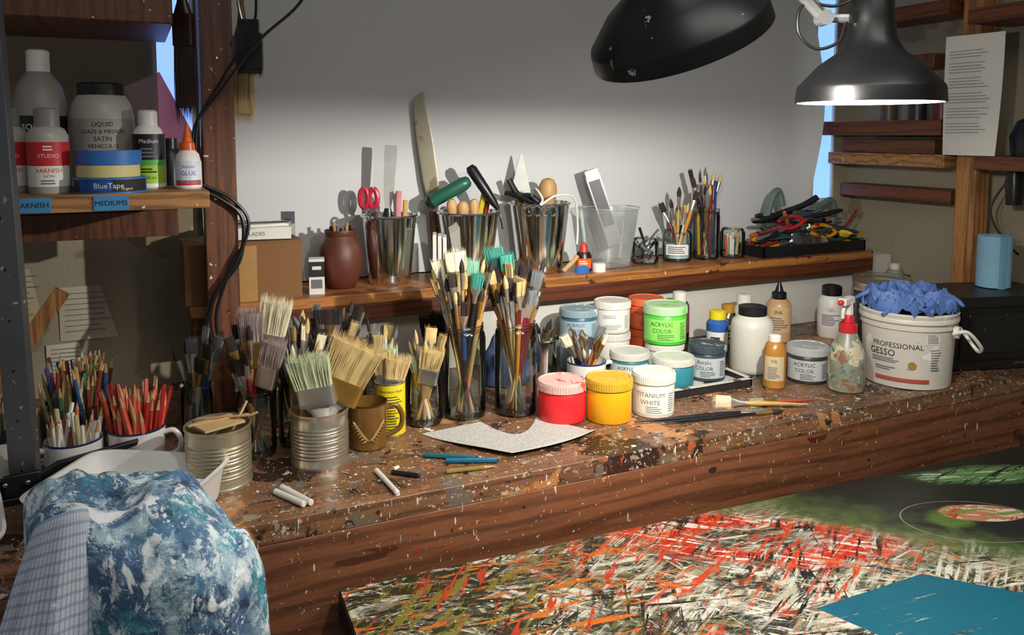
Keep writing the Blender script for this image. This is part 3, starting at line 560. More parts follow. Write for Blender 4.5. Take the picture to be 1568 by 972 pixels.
TERR=mat('terracotta','582a1b',.5,0,var=.15,nsc=30,bump=.2,bsc=200)
k=M(); k.loft([(0,.030),(.003,.034),(.03,.045),(.065,.051),(.095,.048),(.112,.038),(.122,.034),(.132,.037),(.136,.036),(.134,.032),(.12,.028),(.09,.04),(.02,.03)],TERR,seg=44)
for i in range(6): a=i*1.05; k.tube([(math.cos(a)*.01,math.sin(a)*.01,.02),(math.cos(a)*.022,math.sin(a)*.022,.145+.004*(i%3))],.004,(BLACK,FERR,WHANDLE)[i%3])
k.make('terracotta_vase',(.437,1.885,LZ))
def steel_bucket(rb_,rt,h):
    k=M(); k.loft([(0,rb_*.97),(.002,rb_),(.01,rb_+.001),(h-.006,rt-.001),(h-.004,rt+.003),(h,rt+.003),(h,rt-.001),(h-.005,rt-.003),(.004,rb_-.003)],STEEL,seg=56)
    return k
k=steel_bucket(.050,.066,.166)
BLD=mat('scraper_blade','c4c5bf',.45,.3)
m=frame(V3(-.01,0,.06),V3(.006,.01,.333)); k.loft([(0,.009,.006),(.10,.012,.007),(.12,.008,.004)],hm('1b1b1d'),m,seg=14); k.loft([(.12,.010,.0012),(.15,.017,.001),(.255,.022,.0008),(.272,.020,.0008)],BLD,m,seg=4,a0=.785)
PNK=mat('scissor_red','c0243c',.35,0)
for s_,o in((-1,0),(1,.024)):
    c=V3(-.058+o*.9,-.004,.205); k.tube([c+V3(.010*math.sin(t)*1.0,0,.022*math.cos(t)) for t in [x*.7 for x in range(10)]],.0068,PNK,smooth=3)
    k.tube([c-UP*.015,c+V3(.02,.0,-.07)],.005,STEEL)
k.tube([V3(.02,0,.1),V3(.024,-.01,.20),V3(.026,-.01,.222)],.008,mat('pink_marker','d08a8c',.4)); k.tube([V3(.02,.01,.1),V3(.014,.01,.215)],.006,WHITE); k.tube([V3(.035,.0,.1),V3(.04,.0,.20)],.006,hm('c9a25a'))
k.tube([V3(-.03+.012*math.cos(t),-.06,.17+.012*math.sin(t)) for t in [x*.63 for x in range(11)]],.003,STEEL,smooth=2)
k.make('steel_bucket_of_tools',(.5575,1.896,LZ))
k=steel_bucket(.055,.078,.166)
GRT=mat('roller_green','1f5a46',.35,0,spots=[('cfd6cc',50,.67)]); 
k.loft([(0,.012),(.004,.017),(.10,.018),(.115,.014),(.12,.008)],GRT,frame(V3(-.100,-.01,.185),V3(.02,-.01,.252)),seg=24); k.loft([(-.004,.010),(.006,.0185),(.012,.0185),(.014,.01)],BLACK,frame(V3(-.100,-.01,.185),V3(.02,-.01,.252)),seg=24)
k.loft([(0,.005),(.02,.010),(.06,.013),(.12,.014),(.13,.009)],BLACK,frame(V3(.075,0,.17),V3(-.005,0,.29)),seg=20); k.tube([V3(.075,0,.175),V3(.085,0,.12)],.003,STEEL)
for dr,z,rr in ((-.035,.195,.013),(-.01,.19,.014),(.015,.195,.012)): k.loft([(0,.005),(.04,.007),(.07,rr),(.085,rr),(.095,rr*.5)],WRAW,frame(V3(dr,-.03,z-.09),V3(dr*1.1,-.045,z)),seg=18)
k.tube([V3(.0,.02,.05),V3(.04,.02,.21)],.008,hm('c8b020')); k.tube([V3(.02,.03,.05),V3(.05,.03,.20)],.007,hm('7a1c1c'))
k.make('steel_bucket_of_rollers',(.762,1.893,LZ))
YB=mat('old_blade','a8a08a',.4,.3,var=.2,spots=[('857a62',12,.6)])
k=M(); m=frame((.705,1.955,LZ+.002),(.668,1.975,1.575)); k.loft([(0,.010,.005),(.12,.012,.006),(.16,.009,.004)],hm('5a2f18'),m,seg=14,e=3)
k.loft([(.16,.010,.0012,.004),(.24,.020,.0012,.003),(.34,.0205,.001,-.002),(.42,.0175,.001,-.006),(.45,.014,.001,-.006),(.463,.004,.001,.004)],YB,m,seg=16,e=3); k.make('long_spatula',(0,0,0))
k=steel_bucket(.058,.079,.182)
m=frame(V3(-.05,.02,.19),V3(-.046,.02,.31)); k.prism([(-.022,0),(.022,0),(.026,.02),(.002,.115),(-.002,.115),(-.026,.02)],-.0008,.0008,BLD,m@Matrix.Rotation(math.pi/2,4,'X')); k.tube([V3(-.05,.02,.10),V3(-.05,.02,.20)],.009,hm('8a5a2c'))
KN=mat('wood_knob','b8905a',.5,0,var=.2); k.loft([(0,.008),(.05,.010),(.075,.020),(.095,.024),(.115,.023),(.130,.015),(.134,.004)],KN,frame(V3(.02,0,.11),V3(.022,0,.25)),seg=28)
k.tube([V3(-.08,.01,.24),V3(-.055,.0,.20),V3(-.02,-.01,.195),V3(.03,-.02,.15)],.008,BLACK,smooth=4); k.tube([V3(-.09,0,.205),V3(-.05,-.01,.195),V3(.0,-.02,.17)],.007,BLACK,smooth=4)
CORD=mat('white_cord','d8d6cc',.6); k.tube([V3(-.02,-.03,.20),V3(-.012,-.06,.22),V3(.005,-.075,.195),V3(.0,-.08,.18),V3(.03,-.075,.20),V3(.06,-.06,.205),V3(.09,-.03,.19),V3(.10,0,.12),V3(.098,0,.07)],.003,CORD,smooth=6)
for i in range(4): k.tube([V3(-.03+.02*i+.010*math.cos(t),-.079,.165+.012*math.sin(t)) for t in [x*.63 for x in range(11)]],.002,STEEL,smooth=2)
k.make('steel_bucket_of_trowels',(.962,1.893,LZ))
k=M()
for i in range(3): k.box((.012*i,0,.06),(.009,.06,.12-.006*i),PAPER)
k.make('stack_of_cards',(.655,1.845,LZ),rz=-.35,bevel=.0008)
k=M(); k.loft([(0,.050),(.002,.053),(.155,.073),(.158,.077),(.162,.077)],PLASTC,seg=44,e=3,c1=False)
SG=mat('squeegee_grey','9a9a98',.35,.5)
m=frame(V3(.03,0,.03),V3(-.045,0,.245)); k.box((0,0,.13),(.040,.012,.20),SG,m); k.box((0,-.007,.15),(.030,.002,.13),mat('sg_dark','4a4a4c',.4),m); k.box((0,0,.235),(.036,.022,.02),SG,m)
k.make('plastic_tub',(1.172,1.892,LZ))
bottle('black_glue_bottle',(1.068,1.845,LZ),[(0,.019),(.002,.021),(.04,.021),(.05,.016)],BLACK,[(mat('red_cap','c0302c',.4),[(.05,.012),(.062,.011),(.075,.004)])],[(.008,.035,1.2,ORG,[],[(.014,.03,.6,3,LBLW)])])
k=M(); k.loft([(0,.018),(.02,.018),(.022,.015)],WHITE,seg=20); k.loft([(0,.02,.01,-.05),(.012,.02,.012,-.05),(.018,.012,.006,-.05)],TB,seg=18); k.make('white_cap_and_putty',(1.10,1.82,LZ))
k=M(); k.tube([(-.03,0,.008),(.0,.004,.03),(.015,.005,.045)],.006,WRAW); k.make('wood_wedge',(1.02,1.815,LZ))
def small_jar(name,loc,r,h,cont,neck=.85):
    k=M(); cyljar(k,r,h,GLASS,neck=neck,wall=.002); cont(k); k.make(name,loc)
def c1(k):
    for i in range(14): a=rnd.uniform(0,6.28); p=V((math.cos(a)*.015,math.sin(a)*.015,.01+.003*i)); q=p+V((rnd.uniform(-.02,.02),rnd.uniform(-.02,.02),.02)); k.tube([p,q],.005,rnd.choice([BLACK,STEEL,INKG]),seg=6)
    k.tube([(0,0,.05),(.03,-.02,.095)],.004,STEEL); k.tube([(0,0,.05),(-.02,.0,.10)],.004,BLACK)
small_jar('jar_of_hardware',(1.288,1.885,LZ),.037,.07,c1)
def c2(k):
    k.loft([(.01,.036),(.045,.036)],mat('clear_gel','b9cfd2',.3,0),seg=24); k.arc(.0425,.02,.05,facing((1.4,1.88)),.8,LBLW); k.clines(.043,.024,.046,facing((1.4,1.88)),.6,INKG,4)
    bouquet(k,.036,.085,7,(.16,.22),.05,['round','flat'],[DARKB,BLOND],seed=41)
small_jar('glass_jar_of_brushes',(1.396,1.885,LZ),.042,.088,c2)
k=M(); cyljar(k,.038,.145,GLASSD,neck=.96); bouquet(k,.035,.145,12,(.2,.27),.05,['round','flat','round'],[DARKB,BLOND,GREYB],seed=43)
for i,c in enumerate(['d8a81c','1b1b1d','e0b020','2c2c2e','7a2c24','24406a']): pencil(k,V3(-.02+.008*i,0,.01),V3(-.028+.011*i,rnd.uniform(-.01,.01),.20+.012*(i%3)),c,r=.0045,tip=False)
k.make('jar_of_pens',(1.498,1.885,LZ))
def c3(k):
    for i in range(10): a=rnd.uniform(0,6.28); p=V((math.cos(a)*.014,math.sin(a)*.014,.01)); k.tube([p,p*1.4+UP*rnd.uniform(.04,.08)],.004,rnd.choice([WRAW,STEEL,ORG,WHITE]),seg=6)
small_jar('jar_of_pencil_stubs',(1.583,1.872,LZ),.036,.085,c3)
# tool tray
k=M(); W_,D_=.40,.12
k.box((0,0,.003),(W_,D_,.006),BLACK)
for s_ in(-1,1): k.box((s_*W_/2,0,.016),(.006,D_+.006,.032),BLACK); k.box((0,s_*D_/2,.016),(W_+.006,.006,.032),BLACK)
TC=['1b1b1d','24443c','8a2428','1b1b1d','6a6e70','2a3a52','141416','1b1b1d','3a4a44','a85a24','1b1b1d','4a4e52','7a7e80','141416','8a8e90','c88a1c']
st=random.Random(4)
for i in range(78):
    x=st.uniform(-.17,.17); z=.02+st.random()*.115*(1-(abs(x)/.2)**2); y=st.uniform(-.04,.04); a=st.gauss(0,.5); L=st.uniform(.07,.16); d=V((math.cos(a),st.uniform(-.3,.3),math.sin(a)*.45)).normalized(); c=V((x,y,z)); q=d*L/2
    q.x=max(min(q.x,.19-abs(x)),-(.19-abs(x))); cc=st.choice(TC); rr=st.uniform(.0045,.0085)
    k.loft([(0,rr*.6),(L*.08,rr),(L*.5,rr*.85),(L*.85,rr),(L*.95,rr*.6)],hm(cc),frame(c-q,c+q,0),seg=10)
    if st.random()<.6: k.tube([c+q*.9,c+q*1.5],rr*.4,STEEL,seg=6)
def plier(c,a,col,L=.1,s=1):
    m=Matrix.Translation(c)@Matrix.Rotation(a,4,'Y')
    for t in(-1,1): k.tube([m@V((0,0,0)),m@V((.012*t,0,-.02)),m@V((.018*t,0,-L*.6)),m@V((.008*t,0,-L))],.0055,col,smooth=4); 
    k.loft([(0,.008,.004),(.012,.009,.005),(.04,.003,.003)],STEEL,m,seg=12)
plier(V((-.02,-.03,.10)),1.5,hm('b8282c')); plier(V((.03,-.05,.065)),-1.4,hm('24443c')); plier(V((.09,-.05,.06)),1.7,hm('c88a1c')); plier(V((.0,0,.12)),-1.2,hm('141416'))
TG=mat('staple_gun_green','6c7f78',.35,.3)
k.tube([V((-.12,.02,.11)),V((-.10,.02,.17)),V((-.075,.02,.185)),V((-.06,.02,.14))],.012,TG,smooth=5); k.tube([V((-.14,.01,.10)),V((-.07,.01,.12)),V((.0,.0,.14)),V((.05,-.01,.165))],.010,BLACK,smooth=4)
k.tube([V((.03,.03,.11)),V((.09,.03,.13)),V((.15,.03,.15)),V((.165,.03,.11)),V((.15,.03,.06))],.011,TG,smooth=5); k.tube([V((.02,.0,.09)),V((.12,-.01,.12))],.009,mat('grip_slate','3f5560',.4))
def bag(u,v):
    a=6.2832*u; r=math.sin(1.57*v)**.8; n=noise.noise(V((math.cos(a)*2,math.sin(a)*2,v*4)))
    return (.10*r*math.cos(a)*(1+.2*n),-.015+.045*r*math.sin(a),.026+.045*(1-v**2)*(1+.7*n))
k.grid(bag,40,14,glass('clear_bag','e8eef0',.15,.22)); k.loft([(0,.022,.006),(.018,.022,.006)],LBLY,frame((.12,-.05,.05),(.12,-.075,.07)),seg=16)
k.make('tool_tray',(1.845,1.870,LZ),bevel=0)

# ------------------------------------------------------------------ bench small items
SAND=mat('sandpaper_grey','bab7b0',.9,0,var=.25,nsc=220,bump=.6,bsc=500,spots=[('dad7d0',300,.57),('96938d',240,.62)])
k=M(); L_=V((.482,1.442)); A_=V((.611,1.458)); Bp=V((.722,1.436)); Rr=V((.790,1.312))
def sandp(u,v):
    if u<.25: inn=L_.lerp(A_,u/.25)
    elif u<.8:
        t=(u-.25)/.55; c=(1-t)**2*A_+2*t*(1-t)*V((.628,1.285))+t*t*Bp; inn=c
    else: inn=Bp.lerp(Rr,(u-.8)/.2)
    if u<.62: t=u/.62; out=(1-t)**2*L_+2*t*(1-t)*V((.53,1.33))+t*t*V((.590,1.266))
    else: t=(u-.62)/.38; out=(1-t)**2*V((.590,1.266))+2*t*(1-t)*V((.70,1.268))+t*t*Rr
    p=inn.lerp(out,v); z=.0015+.012*max(0,u-.55)*v+.009*(math.sin(u*3.14)*v)**2
    return (p.x,p.y,z)
k.grid(sandp,100,18,SAND); o=k.make('sandpaper_sheet',(0,0,BZ)); sm=o.modifiers.new('s','SOLIDIFY'); sm.thickness=.0008; sm.offset=1
def onbench(name,f):
    k=M(); f(k); return k.make(name,(0,0,BZ))
onbench('teal_pencil',lambda k:pencil(k,(.450,1.335,.005),(.530,1.280,.005),'1f5a68',r=.0045,tip=False,end=BLACK))
onbench('teal_pencil',lambda k:pencil(k,(.477,1.294,.005),(.560,1.258,.005),'1a5f7c',r=.0045,tip=False,end=BLACK))
onbench('olive_pencil',lambda k:pencil(k,(.462,1.252,.004),(.548,1.238,.004),'8a7838',r=.0035,tip=True))
onbench('white_chalk_stick',lambda k:k.loft([(0,.004),(.001,.005),(.083,.005),(.084,.004)],WHITE,frame((.200,1.305,.0052),(.232,1.228,.0052)),seg=14))
onbench('white_chalk_stick',lambda k:k.loft([(0,.004),(.001,.005),(.073,.005),(.074,.004)],WHITE,frame((.188,1.293,.0052),(.222,1.225,.0052)),seg=14))
onbench('white_chalk_stick',lambda k:k.loft([(0,.0035),(.001,.0045),(.098,.0045),(.1,.002)],WHITE,frame((.356,1.306,.0047),(.362,1.215,.0047)),seg=14))
onbench('charcoal_stick',lambda k:(k.loft([(0,.003),(.001,.004),(.05,.004),(.052,.002)],BLACK,frame((.378,1.289,.0042),(.422,1.249,.0042)),seg=12),k.loft([(0,.003),(.012,.003)],WHITE,frame((.385,1.30,.0034),(.40,1.31,.0034)),seg=10)))
onbench('paintbrush',lambda k:brush(k,(.878,1.312,.007),(1.16,1.250,.008),'flat',.009,'1b1b1d',GREYB,n=40))
onbench('paintbrush',lambda k:brush(k,(.93,1.288,.006),(1.19,1.238,.007),'round',.005,'1b1b1d',DARKB))
onbench('paintbrush',lambda k:brush(k,(1.26,1.243,.009),(1.085,1.335,.010),'flat',.014,'c9a25a',CREAM,n=70))
onbench('paintbrush',lambda k:brush(k,(1.30,1.262,.008),(1.15,1.300,.009),'flat',.010,'a84a3c',GREENB,n=50))
k=M(); st=random.Random(11)
for i in range(330):
    x=st.uniform(.12,2.1); y=1.203+abs(st.gauss(0,.09)); rr=st.uniform(.0008,.0030)*(1 if st.random()<.85 else 2.2)
    if y>1.45: continue
    m=[WHITE,WHITEP,mat('blob_red','a83426',.5),mat('blob_ochre','b88a34',.5),mat('blob_blue','2f5e86',.5),INK,WHITEP,mat('blob_grey','9a9286',.5),mat('blob_brown','6a3c22',.5)][st.randrange(9)]
    k.loft([(0,rr,rr*st.uniform(.4,1)),(.0005,rr*.8,rr*.5),(.0008,rr*.3,rr*.2)],m,Matrix.Translation((x,y,.0001))@Matrix.Rotation(st.random()*3,4,'Z'),seg=9)
for i in range(110):
    x=st.choice([.25,.42,.62,.95,1.3,1.7])+st.gauss(0,.09); z=-abs(st.gauss(.0,.05))-.006; rr=st.uniform(.0005,.0016); L=rr*st.uniform(1,7)
    if z<-.14: continue
    k.loft([(0,L,rr),(.0005,L*.8,rr*.6)],[WHITEP,WHITE,mat('blob_red','a83426',.5),mat('blob_grey','9a9286',.5),mat('blob_ochre','b88a34',.5)][st.randrange(5)],Matrix.Translation((x,1.1999,z))@Matrix.Rotation(math.pi/2,4,'X')@Matrix.Rotation(math.pi/2,4,'Z'),seg=8)
k.make('dried_paint_drips',(0,0,BZ))

WT=mat('tray_white_plastic','e2e1dc',.3,0,var=.04)
def tray(name,loc,w,d,h,rz,div=True):
    k=M(); e=7
    k.loft([(0,w*.43,d*.43),(.002,w*.45,d*.45),(h-.004,w*.485,d*.485),(h-.004,w*.51,d*.51),(h,w*.515,d*.515),(h+.001,w*.49,d*.49),(h-.002,w*.475,d*.475),(.006,w*.43,d*.43)],WT,seg=64,e=e)
    if div:
        k.loft([(.004,w*.44,.007),(h-.008,w*.47,.005),(h-.006,w*.47,.002)],WT,Matrix.Translation((0,d*.08,0)),seg=16,e=6)
    k.make(name,loc,rz)
tray('white_plastic_tray',(-.018,1.315,BZ),.235,.195,.058,math.radians(-31))
tray('white_plastic_tray',(-.275,1.315,BZ),.18,.20,.035,math.radians(10),False)
k=M(); m=frame((-.172,1.458,BZ+.012),(-.205,1.458,2.2)); Ls=1.27
k.box((0,0,Ls/2),(.042,.004,Ls),ALU,m); k.box((.020,.006,Ls/2),(.003,.014,Ls),ALU,m); k.box((-.020,.006,Ls/2),(.003,.014,Ls),ALU,m)
for i in range(16): k.loft([(0,.0022),(.0008,.0022)],BLACK,m@Matrix.Translation((0,-.0022,.03+i*.08))@Matrix.Rotation(math.pi/2,4,'X'),seg=12)
k.make('aluminium_strip',bevel=.0005)
k=M(); m=Matrix.Rotation(math.radians(8),4,'Z')
k.prism([(-.13,0),(.045,0),(.06,.03),(.165,.055),(.168,.064),(.05,.052),(.02,.038),(-.13,.045)],-.006,.006,BLACKM,m@Matrix.Rotation(math.pi/2,4,'X'))
k.box((-.06,.0,.006),(.12,.03,.012),BLACKM,m); k.box((0,-.010,.03),(.05,.01,.035),BLACKM,m)
for x in (-.02,.01): k.loft([(0,.004),(.004,.004)],STEEL,Matrix.Translation((x,-.018,.035))@Matrix.Rotation(math.pi/2,4,'X'),seg=12)
k.make('cast_iron_bracket',(-.172,1.438,BZ),bevel=.002)

# ------------------------------------------------------------------ cloth and shirt over a chair
CL=NT('paint_stained_denim'); vec=CL.obj()
big=CL.step(CL.noise(CL.mapv(vec,loc=(2,9,4)),7,3,.5,.4),.30,.50); big2=CL.step(CL.noise(CL.mapv(vec,loc=(12,3,7)),7,3,.5,.4),.36,.52)
c=CL.mix(CL.noise(vec,9,4,.6),lin('22385a'),lin('5f86aa'))
c=CL.mix(CL.math('MULTIPLY',CL.step(CL.noise(CL.mapv(vec,loc=(3,1,0)),15,7,.7,.6),.47,.58),big2),c,lin('3f8f9a'))
c=CL.mix(CL.math('MULTIPLY',CL.step(CL.noise(CL.mapv(vec,loc=(9,4,2),sc=(1,1,.8)),24,7,.75,.5),.48,.58),big),c,lin('a4bfca'))
c=CL.mix(CL.math('MULTIPLY',CL.step(CL.noise(CL.mapv(vec,loc=(5,2,8)),22,7,.75,.5),.54,.62),.8),c,lin('1a2946'))
c=CL.mix(CL.math('MULTIPLY',CL.step(CL.noise(CL.mapv(vec,loc=(1,7,2),sc=(1,1,.7)),40,7,.77,.5),.525,.59),big),c,lin('dde6e9'))
c=CL.mix(CL.step(CL.noise(CL.mapv(vec,loc=(6,1,12)),12,4,.6,.8),.635,.655),c,lin('e9eef0'))
c=CL.mix(CL.step(CL.noise(CL.mapv(vec,loc=(8,8,2)),110,4,.7,.2),.61,.64),c,lin('d5e0e4'))
CL.put(CL.b.inputs['Base Color'],c); CL.b.inputs['Roughness'].default_value=.85; CL.bump(CL.noise(vec,90,6),.8,.004)
k=M()
def ridge(x): return 1-2*abs(((x/math.pi)%2)-1)
def cloth(u,v):
    a=2*math.pi*u; s=min(v/.28,1); h=max(0,(v-.28)/.72)
    fold=(.008+.026*h)*(ridge(a*5+1.3*math.sin(v*5)+.6)*.6+.4*math.sin(a*8+v*3))*(s**1.5)+.010*h*math.sin(a*13+v*5)
    rr=math.sin(s*math.pi/2)**.9
    x=math.cos(a)*(.134*rr+.135*.14*h+fold); y=math.sin(a)*(.085*rr+.02*h+fold)
    cr=.010*ridge(x*38+y*22+1)+.007*ridge(x*-20+y*60)
    z=1.048-.02*(x/.13)-.045*(1-math.cos(s*math.pi/2))-.64*h-.10*max(0,math.cos(a))*s**2*(1-h)*.7+cr*s*(1-h)+.020*noise.noise(V((x*16,y*16,v*2)))*(1-h*.5)+.010*noise.noise(V((x*40,y*40,3)))
    return (x,y,z)
k.grid(cloth,190,100,CL.m); o=k.make('paint_stained_denim_jacket',(-.002,1.035,0),rz=math.radians(-22),angle=180)
SH=NT('checked_cotton'); uv=SH.uv(); sx=SH.n('ShaderNodeSeparateXYZ'); SH.put(sx.inputs[0],uv)
def stripe(v,n,w): return SH.math('LESS_THAN',SH.math('FRACT',SH.math('MULTIPLY',v,n)),w)
c=SH.mix(SH.math('MULTIPLY',stripe(sx.outputs[0],30,.30),.55),lin('ccd1d8'),lin('6a86b0')); c=SH.mix(SH.math('MULTIPLY',stripe(sx.outputs[1],44,.30),.5),c,lin('6a86b0'))
c=SH.mix(SH.step(SH.noise(SH.obj(),30,4,.7,.3),.66,.68),c,lin('f0f2f2'))
SH.put(SH.b.inputs['Base Color'],c); SH.b.inputs['Roughness'].default_value=.85
k=M()
def shirt(u,v):
    a=-2.6+u*3.4; w=.026+.080*v**.8; p=V((.062-.075*v,-.035-.050*v,1.044-.03*v*v-.50*v))
    f=.014*ridge(a*3+v*3)*v+.006*math.sin(a*9)*v
    return tuple(p+V((math.cos(a)*(w+f),math.sin(a)*(w*.6+f),.018*math.sin((u)*math.pi)*(1-v))))
k.grid(shirt,90,60,SH.m); o=k.make('checked_shirt',(-.135,1.045,.0),rz=math.radians(-15),angle=180); sm=o.modifiers.new('s','SOLIDIFY'); sm.thickness=.0015
k=M()
for x in(-.07,.05): k.box((x,0,.46),(.028,.028,.92),DARKW); k.box((x,-.30,.225),(.03,.03,.45),DARKW)
k.box((-.01,0,.90),(.14,.02,.05),DARKW); k.box((-.01,0,.75),(.14,.02,.04),DARKW); k.box((-.01,-.15,.46),(.22,.33,.025),DARKW)
k.make('wooden_chair',(.0,1.03,0),rz=math.radians(-22),bevel=.003)

# ------------------------------------------------------------------ painting on a table
PT=NT('abstract_painting'); P_=PT.obj(); sxy=PT.n('ShaderNodeSeparateXYZ'); PT.put(sxy.inputs[0],P_); X,Y=sxy.outputs[0],sxy.outputs[1]
mt=PT.math
def lf(a,b,c_): return mt('ADD',mt('ADD',mt('MULTIPLY',X,a),mt('MULTIPLY',Y,b)),c_)
wob=mt('MULTIPLY',mt('SUBTRACT',PT.noise(P_,9,6,.7),.5),.26)
side=mt('ADD',lf(-.787,-.617,.787*1.05+.617*1.18),wob)
def streak(ang,long,ac,th,soft=.03,loc=0,dist=.5):
    v=PT.mapv(P_,loc=(loc,loc*.7,0),rot=(0,0,ang),sc=(long,ac,1)); return PT.step(PT.noise(v,1.0,5,.7,dist),th,th+soft)
def blob(cx,cy,rx,ry,ang=0,n=.25,soft=.3,raw=False):
    ca,sa=math.cos(ang),math.sin(ang)
    a=lf(ca/rx,sa/rx,-(cx*ca+cy*sa)/rx); b=lf(-sa/ry,ca/ry,(cx*sa-cy*ca)/ry)
    d=mt('SQRT',mt('ADD',mt('MULTIPLY',a,a),mt('MULTIPLY',b,b))); d=mt('ADD',d,mt('MULTIPLY',mt('SUBTRACT',PT.noise(P_,16,5,.7),.5),n*4))
    return d if raw else mt('SUBTRACT',1.0,PT.step(d,1-soft,1+soft))
c=PT.mix(PT.noise(P_,5,4),lin('161b17'),lin('2a302a'))
region=PT.step(side,.0,.12)
haze=mt('MULTIPLY',mt('MULTIPLY',mt('MULTIPLY',PT.step(side,-.06,.04),mt('SUBTRACT',1.0,PT.step(side,.06,.18))),PT.noise(P_,60,6,.8)),.8); c=PT.mix(haze,c,lin('7c9450'))
def over(c,mask,col,k=1.0): return PT.mix(mt('MULTIPLY',mt('MULTIPLY',mask,region),k),c,lin(col))
def cl_(sc,a,b,loc,lo=.25):   # clumping mask lo..1
    return mt('ADD',mt('MULTIPLY',PT.step(PT.noise(PT.mapv(P_,loc=(loc,loc,0)),sc,3,.55,.5),a,b),1-lo),lo)
W1=cl_(6,.46,.58,2,.08); W2=cl_(7,.47,.59,5,.08); W3=cl_(8,.46,.58,8,.05)
c=over(c,streak(.5,9,45,.50,.06),'5a5838'); c=over(c,mt('MULTIPLY',W2,streak(-.3,6,22,.49,.08,loc=2)),'8a876a')
c=over(c,mt('MULTIPLY',W1,streak(-.38,7,60,.50,loc=3)),'b8b49c'); c=over(c,mt('MULTIPLY',W2,streak(.85,9,80,.535,loc=7)),'dcd8c6'); c=over(c,mt('MULTIPLY',W1,streak(.15,6,90,.54,loc=5)),'e4e1d2'); c=over(c,mt('MULTIPLY',W3,streak(-.55,7,100,.53,loc=6)),'e0dccc'); c=over(c,streak(1.4,10,90,.605,loc=15),'b8bc94'); c=over(c,streak(-.2,7,120,.60,loc=16),'dad8c4'); c=over(c,streak(.6,7,120,.60,loc=18),'e2dfd0')
c=over(c,mt('MULTIPLY',W3,streak(-1.0,9,60,.55,loc=11)),'191d18'); c=over(c,streak(.3,9,90,.58,loc=21),'151713'); c=over(c,mt('MULTIPLY',W2,streak(-.42,6,70,.56,loc=23)),'1b1d17'); c=over(c,PT.step(PT.noise(PT.mapv(P_,loc=(4,4,0)),9,6,.75,.8),.54,.61),'1a1d16',.9)
left=mt('SUBTRACT',1.0,PT.step(X,.45,.80))
c=over(c,mt('MULTIPLY',left,streak(.2,10,36,.49,.05,loc=31)),'262a12'); c=over(c,mt('MULTIPLY',left,streak(-.7,11,50,.54,loc=33)),'76702a')
ringd=blob(.955,1.035,.20,.075,-.52,.18,.25,raw=True)
redring=mt('MULTIPLY',PT.step(ringd,.45,.70),mt('SUBTRACT',1.0,PT.step(ringd,.92,1.35))); inner=mt('SUBTRACT',1.0,PT.step(ringd,.32,.60))
c=over(c,mt('MULTIPLY',inner,.75),'20261a'); c=over(c,mt('MULTIPLY',inner,streak(.2,11,70,.53,loc=44)),'d9d4bf'); c=over(c,mt('MULTIPLY',inner,streak(-.3,11,60,.55,loc=46)),'b83a22')
c=over(c,mt('MULTIPLY',redring,streak(-.50,7,40,.45,loc=41)),'b82c1a'); c=over(c,mt('MULTIPLY',redring,streak(-.2,9,70,.54,loc=43)),'dc5a36')
c=over(c,mt('MULTIPLY',redring,streak(.7,9,80,.56,loc=45)),'efeadc'); c=over(c,mt('MULTIPLY',redring,streak(-.7,9,70,.55,loc=47)),'20221a')
wide=blob(.93,1.00,.42,.17,-.40,.35,.4)
c=over(c,mt('MULTIPLY',wide,streak(-.5,8,70,.57,loc=51)),'c64020'); c=over(c,mt('MULTIPLY',wide,streak(.95,9,80,.59,loc=53)),'d66c2c')
lo=mt('SUBTRACT',1.0,PT.step(X,.60,.95))
c=over(c,mt('MULTIPLY',lo,streak(.1,9,60,.57,loc=57)),'cc6a1f'); c=over(c,mt('MULTIPLY',lo,streak(-.9,9,60,.59,loc=58)),'b8381c')
c=over(c,PT.step(PT.noise(P_,90,4,.7),.655,.675),'efece0')
g=mt('MULTIPLY',blob(1.56,1.045,.15,.035,-.3,.3,.4),streak(-.2,10,160,.44,loc=61)); c=PT.mix(g,c,lin('5f8a50')); c=PT.mix(mt('MULTIPLY',g,streak(.3,12,160,.55,loc=63)),c,lin('cfe0c0'))
ex=lf(.9063/.128,-.4226/.128,-(1.345*.9063-.925*.4226)/.128); ey=lf(.4226/.078,.9063/.078,-(1.345*.4226+.925*.9063)/.078); dd=mt('SQRT',mt('ADD',mt('MULTIPLY',ex,ex),mt('MULTIPLY',ey,ey))); ring=mt('MULTIPLY',mt('LESS_THAN',mt('ABSOLUTE',mt('SUBTRACT',dd,1.0)),.010),.6); c=PT.mix(ring,c,lin('b0b2a0'))
pb=blob(1.385,.94,.075,.034,-.45,.08,.06); c=PT.mix(mt('MULTIPLY',blob(1.32,.95,.05,.03,0,.4,.4),.6),c,lin('6c8a3c')); c=PT.mix(pb,c,lin('b87a5c')); c=PT.mix(mt('MULTIPLY',pb,streak(.6,14,60,.49,loc=71)),c,lin('d9d2b8')); c=PT.mix(mt('MULTIPLY',pb,streak(-.4,14,60,.57,loc=73)),c,lin('b8402e')); c=PT.mix(mt('MULTIPLY',pb,streak(.1,10,50,.56,loc=75)),c,lin('7c8a4a'))
e1=lf(0,1,-.842); e2=lf(.74,.67,-.74*1.11-.67*.835); e3=lf(-1,-.35,.88+.35*.85)
tq=mt('MULTIPLY',mt('MULTIPLY',mt('LESS_THAN',e1,0),mt('LESS_THAN',e2,0)),mt('LESS_THAN',e3,0)); c=PT.mix(mt('MULTIPLY',tq,mt('SUBTRACT',1.0,mt('MULTIPLY',streak(.1,5,60,.60,loc=81),.6))),c,lin('165a6e'))
PT.put(PT.b.inputs['Base Color'],c); PT.b.inputs['Roughness'].default_value=.32; PT.bump(streak(.5,30,90,.5,.2),.25,.002)
k=M(); m=Matrix.Translation((.262,1.186,0))@Matrix.Rotation(math.radians(-2.6),4,'Z'); W=1.72;Dd=1.0
